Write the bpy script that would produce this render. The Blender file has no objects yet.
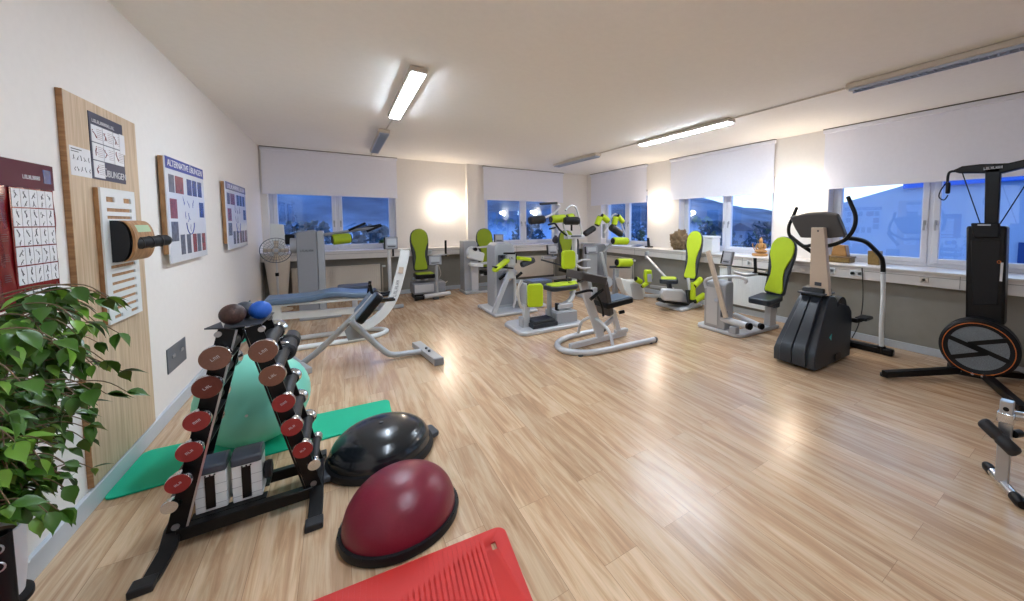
import bpy, bmesh, math, random
from mathutils import Vector, Matrix, noise
V = Vector
sc = bpy.context.scene
COL = sc.collection
rnd = random.Random(7)
PI = math.pi

# ------------------------------------------------------------------ camera
FPX, CX, CY = 371.0, 595.4, 245.8
YAW, PIT, ROL = .606, -.060, .002
HCAM = 1.56
fw = V((math.sin(YAW)*math.cos(PIT), math.cos(YAW)*math.cos(PIT), math.sin(PIT)))
rt = V((math.cos(YAW), -math.sin(YAW), 0))
up = rt.cross(fw)
rt, up = rt*math.cos(ROL)+up*math.sin(ROL), -rt*math.sin(ROL)+up*math.cos(ROL)
cam = bpy.data.cameras.new('camera')
co = bpy.data.objects.new('camera', cam); COL.objects.link(co)
co.matrix_world = Matrix(((rt.x, up.x, -fw.x, 0), (rt.y, up.y, -fw.y, 0), (rt.z, up.z, -fw.z, HCAM), (0, 0, 0, 1)))
cam.sensor_width = 36; cam.lens = FPX/1024*36
cam.shift_x = (512-CX)/1024; cam.shift_y = -(300.5-CY)/1024
cam.clip_end = 3000; cam.clip_start = .02
sc.camera = co

# tape measure: the point of the room where a sight line from the tripod meets a plane
def _ray(px, py): return rt*((px-CX)/FPX) - up*((py-CY)/FPX) + fw
def PX(px, py, X): v = _ray(px, py); t = X/v.x; return V((X, v.y*t, HCAM+v.z*t))
def PY(px, py, Y): v = _ray(px, py); t = Y/v.y; return V((v.x*t, Y, HCAM+v.z*t))
def PZ(px, py, Z=0.): v = _ray(px, py); t = (Z-HCAM)/v.z; return V((v.x*t, v.y*t, Z))

# ------------------------------------------------------------------ materials
def lin(c):
    return tuple(((x/255)/12.92 if x/255 <= .04045 else ((x/255+.055)/1.055)**2.4) for x in c)+(1,)
def mat(name, rgb, rough=.5, metal=0, noise_amt=0, noise_scale=20, bump=0, bump_scale=200, emit=None, estr=0, coat=0, trans=0, spec=.5):
    m = bpy.data.materials.new(name); m.use_nodes = True
    nt = m.node_tree; b = nt.nodes['Principled BSDF']
    b.inputs['Base Color'].default_value = lin(rgb)
    b.inputs['Roughness'].default_value = rough; b.inputs['Metallic'].default_value = metal
    b.inputs['Coat Weight'].default_value = coat; b.inputs['Coat Roughness'].default_value = .1
    b.inputs['Transmission Weight'].default_value = trans
    b.inputs['Specular IOR Level'].default_value = spec
    if emit: b.inputs['Emission Color'].default_value = lin(emit); b.inputs['Emission Strength'].default_value = estr
    tc = nt.nodes.new('ShaderNodeTexCoord')
    n = nt.nodes.new('ShaderNodeTexNoise'); n.inputs['Scale'].default_value = noise_scale; n.inputs['Detail'].default_value = 4
    nt.links.new(tc.outputs['Object'], n.inputs['Vector'])
    mx = nt.nodes.new('ShaderNodeMix'); mx.data_type = 'RGBA'; mx.blend_type = 'MULTIPLY'
    mx.inputs[0].default_value = noise_amt if noise_amt else .06
    mx.inputs[6].default_value = lin(rgb); nt.links.new(n.outputs['Fac'], mx.inputs[7])
    nt.links.new(mx.outputs[2], b.inputs['Base Color'])
    if bump:
        n2 = nt.nodes.new('ShaderNodeTexNoise'); n2.inputs['Scale'].default_value = bump_scale
        nt.links.new(tc.outputs['Object'], n2.inputs['Vector'])
        bp = nt.nodes.new('ShaderNodeBump'); bp.inputs['Strength'].default_value = bump; bp.inputs['Distance'].default_value = .002
        nt.links.new(n2.outputs['Fac'], bp.inputs['Height']); nt.links.new(bp.outputs[0], b.inputs['Normal'])
    return m

def wood(name, c1, c2, axis=(1, 1, 1), scale=6, rough=.5):
    m = mat(name, c1, rough); nt = m.node_tree; b = nt.nodes['Principled BSDF']
    tc = nt.nodes.new('ShaderNodeTexCoord'); mp = nt.nodes.new('ShaderNodeMapping'); mp.inputs['Scale'].default_value = axis
    nt.links.new(tc.outputs['Object'], mp.inputs[0])
    n = nt.nodes.new('ShaderNodeTexNoise'); n.inputs['Scale'].default_value = scale; n.inputs['Detail'].default_value = 8; n.inputs['Distortion'].default_value = .6
    nt.links.new(mp.outputs[0], n.inputs['Vector'])
    r = nt.nodes.new('ShaderNodeValToRGB'); r.color_ramp.elements[0].position = .35; r.color_ramp.elements[1].position = .68
    r.color_ramp.elements[0].color = lin(c2); r.color_ramp.elements[1].color = lin(c1)
    nt.links.new(n.outputs['Fac'], r.inputs[0]); nt.links.new(r.outputs[0], b.inputs['Base Color'])
    return m

def floor_material():
    m = bpy.data.materials.new('laminate_planks'); m.use_nodes = True; nt = m.node_tree; N = nt.nodes; L = nt.links
    b = N['Principled BSDF']
    tc = N.new('ShaderNodeTexCoord'); mp = N.new('ShaderNodeMapping'); mp.inputs['Rotation'].default_value = (0, 0, PI/2)
    L.new(tc.outputs['Object'], mp.inputs[0])
    br = N.new('ShaderNodeTexBrick'); br.offset = .42; br.offset_frequency = 2; br.squash = 1
    br.inputs['Scale'].default_value = 1; br.inputs['Brick Width'].default_value = 1.29; br.inputs['Row Height'].default_value = .19
    br.inputs['Mortar Size'].default_value = .0009; br.inputs['Mortar Smooth'].default_value = .3; br.inputs['Bias'].default_value = 0
    br.inputs['Color1'].default_value = (0, 0, 0, 1); br.inputs['Color2'].default_value = (1, 1, 1, 1); br.inputs['Mortar'].default_value = (.3, .3, .3, 1)
    L.new(mp.outputs[0], br.inputs['Vector'])
    # grain, shifted for every plank
    sep = N.new('ShaderNodeSeparateColor'); L.new(br.outputs['Color'], sep.inputs[0])
    sc_ = N.new('ShaderNodeMath'); sc_.operation = 'MULTIPLY'; sc_.inputs[1].default_value = 37; L.new(sep.outputs[0], sc_.inputs[0])
    cmb = N.new('ShaderNodeCombineXYZ'); L.new(sc_.outputs[0], cmb.inputs[0]); L.new(sc_.outputs[0], cmb.inputs[1])
    add = N.new('ShaderNodeVectorMath'); add.operation = 'ADD'; L.new(tc.outputs['Object'], add.inputs[0]); L.new(cmb.outputs[0], add.inputs[1])
    m2 = N.new('ShaderNodeMapping'); m2.inputs['Scale'].default_value = (11, .8, 1); L.new(add.outputs[0], m2.inputs[0])
    n1 = N.new('ShaderNodeTexNoise'); n1.inputs['Scale'].default_value = 1.6; n1.inputs['Detail'].default_value = 7; n1.inputs['Roughness'].default_value = .62; n1.inputs['Distortion'].default_value = .9
    L.new(m2.outputs[0], n1.inputs['Vector'])
    m3 = N.new('ShaderNodeMapping'); m3.inputs['Scale'].default_value = (85, 2.2, 1); L.new(add.outputs[0], m3.inputs[0])
    n2 = N.new('ShaderNodeTexNoise'); n2.inputs['Scale'].default_value = 1.5; n2.inputs['Detail'].default_value = 3
    L.new(m3.outputs[0], n2.inputs['Vector'])
    r = N.new('ShaderNodeValToRGB'); e = r.color_ramp.elements
    e[0].position = .30; e[0].color = lin((176, 140, 108)); e[1].position = .72; e[1].color = lin((224, 197, 165))
    k = e.new(.44); k.color = lin((197, 161, 126)); k = e.new(.56); k.color = lin((214, 184, 150))
    L.new(n1.outputs['Fac'], r.inputs[0])
    fine = N.new('ShaderNodeMapRange'); fine.inputs[1].default_value = .3; fine.inputs[2].default_value = .7; fine.inputs[3].default_value = .9; fine.inputs[4].default_value = 1.05
    L.new(n2.outputs['Fac'], fine.inputs[0])
    tone = N.new('ShaderNodeMapRange'); tone.inputs[3].default_value = .86; tone.inputs[4].default_value = 1.06; L.new(sep.outputs[0], tone.inputs[0])
    mm = N.new('ShaderNodeMath'); mm.operation = 'MULTIPLY'; L.new(fine.outputs[0], mm.inputs[0]); L.new(tone.outputs[0], mm.inputs[1])
    vm = N.new('ShaderNodeVectorMath'); vm.operation = 'SCALE'; L.new(r.outputs[0], vm.inputs[0]); L.new(mm.outputs[0], vm.inputs['Scale'])
    mx = N.new('ShaderNodeMix'); mx.data_type = 'RGBA'; mx.blend_type = 'MIX'; L.new(br.outputs['Fac'], mx.inputs[0]); L.new(vm.outputs[0], mx.inputs[6]); mx.inputs[7].default_value = lin((140, 106, 80))
    L.new(mx.outputs[2], b.inputs['Base Color'])
    b.inputs['Roughness'].default_value = .26; b.inputs['Specular IOR Level'].default_value = .55
    bp = N.new('ShaderNodeBump'); bp.inputs['Strength'].default_value = .12; bp.inputs['Distance'].default_value = .0015
    L.new(n2.outputs['Fac'], bp.inputs['Height']); L.new(bp.outputs[0], b.inputs['Normal'])
    return m

M = {}
M['floor'] = floor_material()
M['wall'] = mat('white_wall_paint', (238, 234, 230), .75, bump=.15, bump_scale=90)
M['ceil'] = mat('ceiling_paint', (246, 243, 238), .8, bump=.1, bump_scale=60)
M['greywall'] = mat('grey_wall_paint', (152, 148, 138), .8, noise_amt=.15, noise_scale=9)
M['base'] = mat('baseboard_paint', (196, 203, 211), .4)
M['sill'] = mat('sill_plastic', (228, 224, 220), .35)
M['frame'] = mat('window_plastic', (226, 228, 236), .3)
M['blind'] = mat('blind_fabric', (240, 241, 252), .85, bump=.2, bump_scale=400)
M['alu'] = mat('aluminium_rail', (120, 116, 112), .4, .7)
M['lampbody'] = mat('lamp_housing', (205, 196, 184), .45)
M['lampdark'] = mat('lamp_louvre', (176, 186, 204), .4, .3)
M['lamplit'] = mat('lit_diffuser', (255, 255, 255), .4, emit=(222, 238, 255), estr=26)
M['sconce'] = mat('sconce_glass', (255, 240, 220), .4, emit=(255, 232, 204), estr=18)
M['oak'] = wood('light_oak_board', (214, 192, 164), (186, 160, 130), (1, 16, .7), 3)
M['oakedge'] = wood('oak_edge', (176, 132, 88), (140, 98, 60), (2, 2, 14), 4)
M['ply'] = wood('plywood_edge', (190, 146, 100), (150, 106, 66), (8, 8, 2), 5)
M['red'] = mat('poster_red', (124, 22, 26), .22, noise_amt=.2, noise_scale=3, bump=.5, bump_scale=7)
M['maroon'] = mat('poster_maroon', (84, 20, 46), .4, spec=.12)
M['paper'] = mat('paper_white', (232, 232, 236), .5)
M['paperg'] = mat('laminated_paper', (228, 230, 238), .12)
M['navy'] = mat('print_navy', (44, 50, 80), .4)
M['blueprint'] = mat('print_blue', (62, 76, 160), .2)
M['ink'] = mat('print_ink', (48, 46, 58), .5)
M['photo1'] = mat('photo_blue', (64, 92, 168), .25, noise_amt=.8, noise_scale=28)
M['photo2'] = mat('photo_red', (178, 96, 100), .25, noise_amt=.8, noise_scale=28)
M['photo3'] = mat('photo_grey', (128, 132, 150), .25, noise_amt=.8, noise_scale=28)
M['black'] = mat('black_paint', (10, 10, 12), .35, spec=.3)
M['rubber'] = mat('black_rubber', (26, 27, 31), .55, bump=.3, bump_scale=300)
M['blackgloss'] = mat('black_gloss_rubber', (20, 26, 32), .24, coat=.3)
M['darkgrey'] = mat('dark_grey_plastic', (62, 66, 74), .5)
M['padgrey'] = mat('slate_vinyl', (74, 82, 94), .42, bump=.3, bump_scale=250)
M['padblue'] = mat('blue_grey_vinyl', (88, 108, 130), .4, bump=.3, bump_scale=200)
M['brownpad'] = mat('brown_black_vinyl', (66, 60, 58), .42)
M['green'] = mat('lime_upholstery', (188, 212, 14), .6, noise_amt=.1, bump=.3, bump_scale=250)
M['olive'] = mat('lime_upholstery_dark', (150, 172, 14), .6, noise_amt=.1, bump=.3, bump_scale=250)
M['silver'] = mat('silver_paint', (206, 208, 212), .38, .35)
M['silverd'] = mat('grey_metal_paint', (172, 175, 180), .45, .3)
M['greymach'] = mat('machine_grey', (142, 144, 150), .5, .1)
M['white'] = mat('white_lacquer', (232, 236, 236), .3)
M['chrome'] = mat('chrome', (214, 216, 220), .14, 1)
M['steel'] = mat('brushed_steel', (190, 194, 200), .3, .9)
M['reddisc'] = mat('red_disc_sticker', (160, 62, 60), .35, .3, noise_amt=.25, noise_scale=40)
M['browndisc'] = mat('bronze_disc', (150, 112, 98), .3, .75, noise_amt=.3, noise_scale=120)
M['darkdisc'] = mat('dark_red_disc', (122, 70, 62), .3, .75, noise_amt=.3, noise_scale=90)
M['mint'] = mat('mint_vinyl', (136, 228, 206), .38, noise_amt=.12, noise_scale=6)
M['teal'] = mat('teal_foam', (0, 186, 144), .7, bump=.5, bump_scale=220)
M['redmat'] = mat('red_foam', (206, 46, 40), .6, bump=.3, bump_scale=150)
M['wine'] = mat('wine_rubber', (122, 26, 48), .36, noise_amt=.15, noise_scale=12, bump=.35, bump_scale=60)
M['blueball'] = mat('blue_rubber', (30, 96, 196), .5, bump=.6, bump_scale=150)
M['leaf'] = mat('leaf_green', (66, 112, 28), .35, noise_amt=.55, noise_scale=7)
M['leaf2'] = mat('leaf_light_green', (122, 172, 58), .35, noise_amt=.45, noise_scale=9)
M['twig'] = mat('twig_bark', (112, 92, 68), .7)
M['pot'] = mat('white_pot', (232, 236, 242), .3)
M['orange'] = mat('orange_plastic', (214, 112, 40), .4)
M['beige'] = mat('beige_metal', (206, 188, 168), .4)
M['consoleg'] = mat('console_brown_grey', (70, 65, 62), .45)
M['charcoal'] = mat('charcoal_shell', (40, 46, 54), .38, spec=.6)
M['shellside'] = mat('black_shell', (19, 19, 22), .5, spec=.3, bump=.2, bump_scale=200)
M['fanmesh'] = mat('fan_grey', (112, 126, 134), .5, noise_amt=.7, noise_scale=60)
M['tealtext'] = mat('teal_print', (20, 170, 170), .4)
M['gold'] = mat('carved_wood', (190, 142, 84), .4, noise_amt=.3, noise_scale=60)
M['stone'] = mat('brown_coral', (150, 124, 92), .8, noise_amt=.6, noise_scale=30, bump=.8, bump_scale=40)
M['wicker'] = mat('brass_wicker', (170, 136, 70), .5, noise_amt=.7, noise_scale=70)
M['rad'] = mat('radiator_enamel', (222, 214, 202), .4)
M['cable'] = mat('cable_black', (20, 20, 22), .5)
M['cablew'] = mat('cable_white', (214, 208, 200), .5)
M['fanblade'] = mat('fan_blade', (214, 200, 180), .4)
M['platform'] = mat('black_grip_mat', (40, 43, 48), .6, bump=.5, bump_scale=200)
M['bluereflection'] = mat('painted_blue_reflection', (52, 96, 214), .4)  # blue light reflection put into a colour; no part uses it
M['bluegrey'] = mat('outlet_panel_grey', (118, 126, 136), .4, .5)

def glass_mat():
    m = bpy.data.materials.new('window_glass'); m.use_nodes = True; nt = m.node_tree; nt.nodes.clear()
    o = nt.nodes.new('ShaderNodeOutputMaterial'); mx = nt.nodes.new('ShaderNodeMixShader'); g = nt.nodes.new('ShaderNodeBsdfGlossy'); t = nt.nodes.new('ShaderNodeBsdfTransparent')
    g.inputs['Roughness'].default_value = 0; g.inputs['Color'].default_value = (.75, .88, 1, 1)
    t.inputs['Color'].default_value = (.92, .97, 1, 1)
    fr = nt.nodes.new('ShaderNodeFresnel'); ge = nt.nodes.new('ShaderNodeNewGeometry')
    io = nt.nodes.new('ShaderNodeMapRange'); io.inputs[3].default_value = 1.85; io.inputs[4].default_value = 1/1.85   # same reflectance from both faces of the pane
    nt.links.new(ge.outputs['Backfacing'], io.inputs[0]); nt.links.new(io.outputs[0], fr.inputs['IOR'])
    nt.links.new(fr.outputs[0], mx.inputs[0]); nt.links.new(t.outputs[0], mx.inputs[1]); nt.links.new(g.outputs[0], mx.inputs[2]); nt.links.new(mx.outputs[0], o.inputs[0])
    return m
M['glass'] = glass_mat()

# ------------------------------------------------------------------ mesh helpers (all in room coordinates)
INV = {}
class MB:
    def __init__(s): s.bm = bmesh.new(); s.mi = 0
    def _add(s, vs, fs):
        v = [s.bm.verts.new(p) for p in vs]
        for f in fs:
            try: s.bm.faces.new([v[i] for i in f]).material_index = s.mi
            except ValueError: pass
        return s
    def box(s, a, b):
        x0, y0, z0 = a; x1, y1, z1 = b
        x0, x1 = min(x0, x1), max(x0, x1); y0, y1 = min(y0, y1), max(y0, y1); z0, z1 = min(z0, z1), max(z0, z1)
        return s._add([(x0, y0, z0), (x1, y0, z0), (x1, y1, z0), (x0, y1, z0), (x0, y0, z1), (x1, y0, z1), (x1, y1, z1), (x0, y1, z1)],
                      [(3, 2, 1, 0), (4, 5, 6, 7), (0, 1, 5, 4), (1, 2, 6, 5), (2, 3, 7, 6), (3, 0, 4, 7)])
    def obox(s, c, X, Y, Z):      # centre and three half-axis vectors
        c, X, Y, Z = V(c), V(X), V(Y), V(Z)
        if X.cross(Y).dot(Z) < 0: X = -X
        p = [c+X*a+Y*b+Z*d for d in (-1, 1) for a, b in ((-1, -1), (1, -1), (1, 1), (-1, 1))]
        return s._add(p, [(3, 2, 1, 0), (4, 5, 6, 7), (0, 1, 5, 4), (1, 2, 6, 5), (2, 3, 7, 6), (3, 0, 4, 7)])
    def beam(s, p, q, w, h, side=None):   # rectangular bar from p to q
        p, q = V(p), V(q); d = q-p; sd = V(side) if side else (V((0, 0, 1)) if abs(d.normalized().z) < .9 else V((0, 1, 0)))
        a = d.cross(sd).normalized(); b = a.cross(d).normalized()
        return s.obox((p+q)/2, d/2, a*w/2, b*h/2)
    def cyl(s, p, q, r, r2=None, seg=20):
        p, q = V(p), V(q); r2 = r if r2 is None else r2; d = (q-p).normalized()
        a = d.orthogonal().normalized(); b = d.cross(a)
        vs = []
        for c, rr in ((p, r), (q, r2)):
            vs += [c+(a*math.cos(2*PI*i/seg)+b*math.sin(2*PI*i/seg))*rr for i in range(seg)]
        fs = [(i, (i+1) % seg, seg+(i+1) % seg, seg+i) for i in range(seg)]+[tuple(range(seg))[::-1], tuple(range(seg, 2*seg))]
        return s._add(vs, fs)
    def tube(s, pts, r, seg=12, smooth=0, closed=False, flat=None):
        P = [V(p) for p in pts]
        if smooth:
            Q = []; n = len(P)
            for i in range(n if closed else n-1):
                p0 = P[i-1] if (i > 0 or closed) else P[0]; p1 = P[i]; p2 = P[(i+1) % n]; p3 = P[(i+2) % n] if (closed or i+2 < n) else P[-1]
                for k in range(smooth):
                    t = k/smooth
                    Q.append(.5*((2*p1)+(p2-p0)*t+(2*p0-5*p1+4*p2-p3)*t*t+(3*p1-p0-3*p2+p3)*t**3))
            if not closed: Q.append(P[-1])
            P = Q
        n = len(P); R = r if isinstance(r, (list, tuple)) else None
        rings = []; prev = None
        for i, c in enumerate(P):
            if closed: d = (P[(i+1) % n]-P[i-1]).normalized()
            elif i == 0: d = (P[1]-P[0]).normalized()
            elif i == n-1: d = (P[-1]-P[-2]).normalized()
            else: d = ((P[i+1]-P[i]).normalized()+(P[i]-P[i-1]).normalized()).normalized()
            if prev is None: a = d.orthogonal().normalized() if flat is None else (V(flat)-d*V(flat).dot(d)).normalized()
            else:
                a = prev-d*prev.dot(d); a = a.normalized() if a.length > 1e-6 else d.orthogonal().normalized()
            prev = a; b = d.cross(a)
            rr = (R[0]+(R[1]-R[0])*i/(n-1)) if R and len(R) == 2 else r
            if flat is not None:       # rectangular-ish section: r = (unused), use s.fw, s.fh
                w, h = s.fwh
                rings.append([c+a*h/2+b*w/2, c-a*h/2+b*w/2, c-a*h/2-b*w/2, c+a*h/2-b*w/2])
            else: rings.append([c+(a*math.cos(2*PI*j/seg)+b*math.sin(2*PI*j/seg))*rr for j in range(seg)])
        if flat is not None: seg = 4
        vs = [p for ring in rings for p in ring]; fs = []
        for i in range(n if closed else n-1):
            i2 = (i+1) % n
            for j in range(seg): fs.append((i*seg+j, i*seg+(j+1) % seg, i2*seg+(j+1) % seg, i2*seg+j))
        if not closed: fs += [tuple(range(seg))[::-1], tuple(range((n-1)*seg, n*seg))]
        return s._add(vs, fs)
    def rect(s, pts, w, h, smooth=0, closed=False, upv=(0, 0, 1)):
        s.fwh = (w, h); return s.tube(pts, 1, 4, smooth, closed, flat=upv)
    def sph(s, c, r, sc3=(1, 1, 1), seg=28, rings=16, ax=None):
        c = V(c); m = ax or Matrix.Identity(3); vs = [c+m@V((0, 0, r*sc3[2]))]; fs = []
        for i in range(1, rings):
            t = PI*i/rings
            vs += [c+m@V((r*sc3[0]*math.sin(t)*math.cos(2*PI*j/seg), r*sc3[1]*math.sin(t)*math.sin(2*PI*j/seg), r*sc3[2]*math.cos(t))) for j in range(seg)]
        vs.append(c+m@V((0, 0, -r*sc3[2])))
        for j in range(seg): fs.append((0, 1+j, 1+(j+1) % seg))
        for i in range(rings-2):
            for j in range(seg): fs.append((1+i*seg+j, 1+(i+1)*seg+j, 1+(i+1)*seg+(j+1) % seg, 1+i*seg+(j+1) % seg))
        l = len(vs)-1; k = 1+(rings-2)*seg
        for j in range(seg): fs.append((l, k+(j+1) % seg, k+j))
        return s._add(vs, fs)
    def lathe(s, c, prof, axis=(0, 0, 1), seg=48):   # prof: (radius, height) list
        c = V(c); d = V(axis).normalized(); a = d.orthogonal().normalized(); b = d.cross(a); vs = []; fs = []
        for r, h in prof: vs += [c+d*h+(a*math.cos(2*PI*j/seg)+b*math.sin(2*PI*j/seg))*max(r, 1e-4) for j in range(seg)]
        for i in range(len(prof)-1):
            for j in range(seg): fs.append((i*seg+j, i*seg+(j+1) % seg, (i+1)*seg+(j+1) % seg, (i+1)*seg+j))
        fs += [tuple(range(seg))[::-1], tuple(range((len(prof)-1)*seg, len(prof)*seg))]
        return s._add(vs, fs)
    def prism(s, pts, ext):      # polygon in space pushed along ext
        P = [V(p) for p in pts]; e = V(ext); n = len(P)
        nn = V((0, 0, 0))
        for i in range(n): nn += P[i].cross(P[(i+1) % n])
        if nn.dot(e) > 0: P = P[::-1]
        return s._add(P+[p+e for p in P], [tuple(range(n)), tuple(range(n, 2*n))[::-1]]+[((i+1) % n, i, n+i, n+(i+1) % n) for i in range(n)])
    def outline(s, o, U, W, pts2, ext): # 2-D outline placed with origin o and axes U, W
        o, U, W = V(o), V(U), V(W); return s.prism([o+U*a+W*b for a, b in pts2], ext)
    def build(s, name, m, parent=None, bevel=0, smooth=True, ang=35, seg=2):
        me = bpy.data.meshes.new(name)
        bmesh.ops.recalc_face_normals(s.bm, faces=s.bm.faces)
        if parent is not None and parent.name in INV: s.bm.transform(INV[parent.name])
        s.bm.to_mesh(me); s.bm.free()
        for q in (m if isinstance(m, list) else [m]): me.materials.append(M[q] if isinstance(q, str) else q)
        if smooth:
            me.polygons.foreach_set('use_smooth', [True]*len(me.polygons))
            me.set_sharp_from_angle(angle=math.radians(ang))
        o = bpy.data.objects.new(name, me); COL.objects.link(o)
        if parent is not None:
            o.parent = parent
            if parent.name in INV: INV[o.name] = INV[parent.name]
        if bevel:
            md = o.modifiers.new('bevel', 'BEVEL'); md.width = bevel; md.segments = seg; md.limit_method = 'ANGLE'; md.angle_limit = math.radians(40); md.harden_normals = False
        return o
def B(): return MB()
def thing(name, label, cat, loc, group=None, kind=None):
    o = bpy.data.objects.new(name, None); COL.objects.link(o); o.location = V(loc); o.empty_display_size = .1
    INV[o.name] = Matrix.Translation(-V(loc))
    if label: o['label'] = label
    if cat: o['category'] = cat
    if group: o['group'] = group
    if kind: o['kind'] = kind
    return o
def tag(o, label, cat, group=None):
    o['label'] = label; o['category'] = cat
    if group: o['group'] = group
    return o
def struct(o): o['kind'] = 'structure'; return o
def text(s, name, body, loc, X, Y, size, m, parent, depth=.0006, width=None):
    c = bpy.data.curves.new(name, 'FONT'); c.body = body; c.size = size; c.extrude = depth; c.align_x = 'CENTER'; c.align_y = 'CENTER'
    c.materials.append(M[m]); tmp = bpy.data.objects.new(name, c); COL.objects.link(tmp)
    me = bpy.data.meshes.new_from_object(tmp.evaluated_get(bpy.context.evaluated_depsgraph_get())); bpy.data.objects.remove(tmp); bpy.data.curves.remove(c)
    o = bpy.data.objects.new(name, me); COL.objects.link(o)
    X, Y = V(X).normalized(), V(Y).normalized(); Z = X.cross(Y)
    mw = Matrix(((X.x, Y.x, Z.x, 0), (X.y, Y.y, Z.y, 0), (X.z, Y.z, Z.z, 0), (0, 0, 0, 1))); mw.translation = V(loc)
    if width: mw = mw@Matrix.Diagonal((width, 1, 1, 1))
    if parent is not None: o.parent = parent; mw = INV[parent.name]@mw
    o.matrix_local = mw
    return o
def marks(name, loc, X, Y, w, h, m, parent, n=7, seed=1):      # a word too small to read: a row of letter-sized strokes
    r = random.Random(seed); loc, X, Y = V(loc), V(X).normalized(), V(Y).normalized(); N = X.cross(Y)
    mb = MB(); cw = w/n
    for i in range(n):
        c = loc+X*(-w/2+(i+.5)*cw); k = r.choice((0, 1, 2))
        mb.obox(c-X*cw*.28, X*cw*.09, Y*h/2, N*.0005)
        if k != 0: mb.obox(c+X*cw*.22, X*cw*.09, Y*h/2, N*.0005)
        mb.obox(c, X*cw*.36, Y*h*.09, N*.0005) if k == 1 else mb.obox(c+Y*h*.4*(1 if k else -1), X*cw*.36, Y*h*.09, N*.0005)
    return mb.build(name, m, parent, smooth=False)
def rrect(w, h, r, n=6):
    out = []
    for cx, cy, a0 in ((w/2-r, h/2-r, 0), (-w/2+r, h/2-r, 90), (-w/2+r, -h/2+r, 180), (w/2-r, -h/2+r, 270)):
        for i in range(n+1):
            a = math.radians(a0+90*i/n); out.append((cx+r*math.cos(a), cy+r*math.sin(a)))
    return out

# ------------------------------------------------------------------ room shell
XL, XR, YB, YF, HC = -1.16, 6.08, 9.19, -2.8, 2.97
struct(B().box((XL-.3, YF-.3, -.12), (XR+.4, YB+.4, 0)).build('floor', 'floor', smooth=False))
struct(B().box((XL-.3, YF-.3, HC), (XR+.4, YB+.4, HC+.2)).build('ceiling', 'ceil', smooth=False))
struct(B().box((XL-.3, YF-.3, 0), (XL, YB+.4, HC)).build('wall_left', 'wall', smooth=False))
struct(B().box((XL, YF-.3, 0), (XR+.4, YF, HC)).build('wall_front', 'wall', smooth=False))
ZS, ZT = 1.01, 2.36
wb = B().box((XL, YB, 0), (XR+.4, YB+.36, ZS-.03)).box((XL, YB, ZT), (XR+.4, YB+.36, HC))
for a, b in ((XL, -1.06), (1.05, 3.02), (5.10, XR+.4)): wb.box((a, YB, ZS-.03), (b, YB+.36, ZT))
wb.box((2.56, YB-.12, ZS), (2.82, YB, HC))
struct(wb.build('wall_back', 'wall', smooth=False))
wr = B().box((XR, YF, 0), (XR+.36, YB, ZS-.03)).box((XR, YF, ZT), (XR+.36, YB, HC))
for a, b in ((YF, -2.0), (-.1-.4, .32), (2.62, 3.47), (5.60, 6.60), (8.5, YB)): wr.box((XR, a, ZS-.03), (XR+.36, b, ZT))
struct(wr.build('wall_right', 'wall', smooth=False))
# grey parapet cladding under the sill
struct(B().box((XL, YB-.09, 0), (XR, YB, .985)).box((5.76, YF, 0), (XR, YB-.09, .985)).build('trim_1', 'greywall', smooth=False))
# white cable duct and sill running round both window walls
sb = B().box((XL, 8.85, .845), (XR, YB-.09, .985)).box((5.65, YF, .83), (5.76, 8.85, .985))
struct(sb.build('trim_2', 'sill', bevel=.004))
struct(B().box((XL, 8.83, .985), (XR, YB, ZS)).box((5.63, YF, .985), (XR, 8.83, ZS)).box((-1.06, YB, .985), (1.05, YB+.2, ZS)).box((3.02, YB, .985), (5.10, YB+.2, ZS))
       .box((XR, .32, .985), (XR+.2, 2.62, ZS)).box((XR, 3.47, .985), (XR+.2, 5.6, ZS)).box((XR, 6.6, .985), (XR+.2, 8.5, ZS)).box((XR, -2.0, .985), (XR+.2, -.5, ZS)).build('trim_3', 'sill', bevel=.004))
# duct seams
sm = B()
for y in (7.9, 6.55, 5.1, 3.75, 2.42, 1.05): sm.box((5.646, y, .84), (5.651, y+.004, .98))
for x in (.9, 2.3, 3.7, 5.0): sm.box((x, 8.846, .85), (x+.004, 8.851, .98))
sm.box((5.647, YF, .942), (5.651, 8.85, .946)).box((XL, 8.847, .948), (5.65, 8.851, .952))
struct(sm.build('trim_4', 'alu', smooth=False))
def bb(n, a, b, cap):
    o = struct(B().box(a, b).build(n, 'base', bevel=.003)); return o
bb('baseboard_left', (XL, YF, 0), (XL+.022, YB-.09, .105), 0)
bb('baseboard_back', (XL+.022, YB-.112, 0), (5.76, YB-.09, .09), 0)
bb('baseboard_right', (5.738, YF, 0), (5.76, YB-.112, .09), 0)

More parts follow.
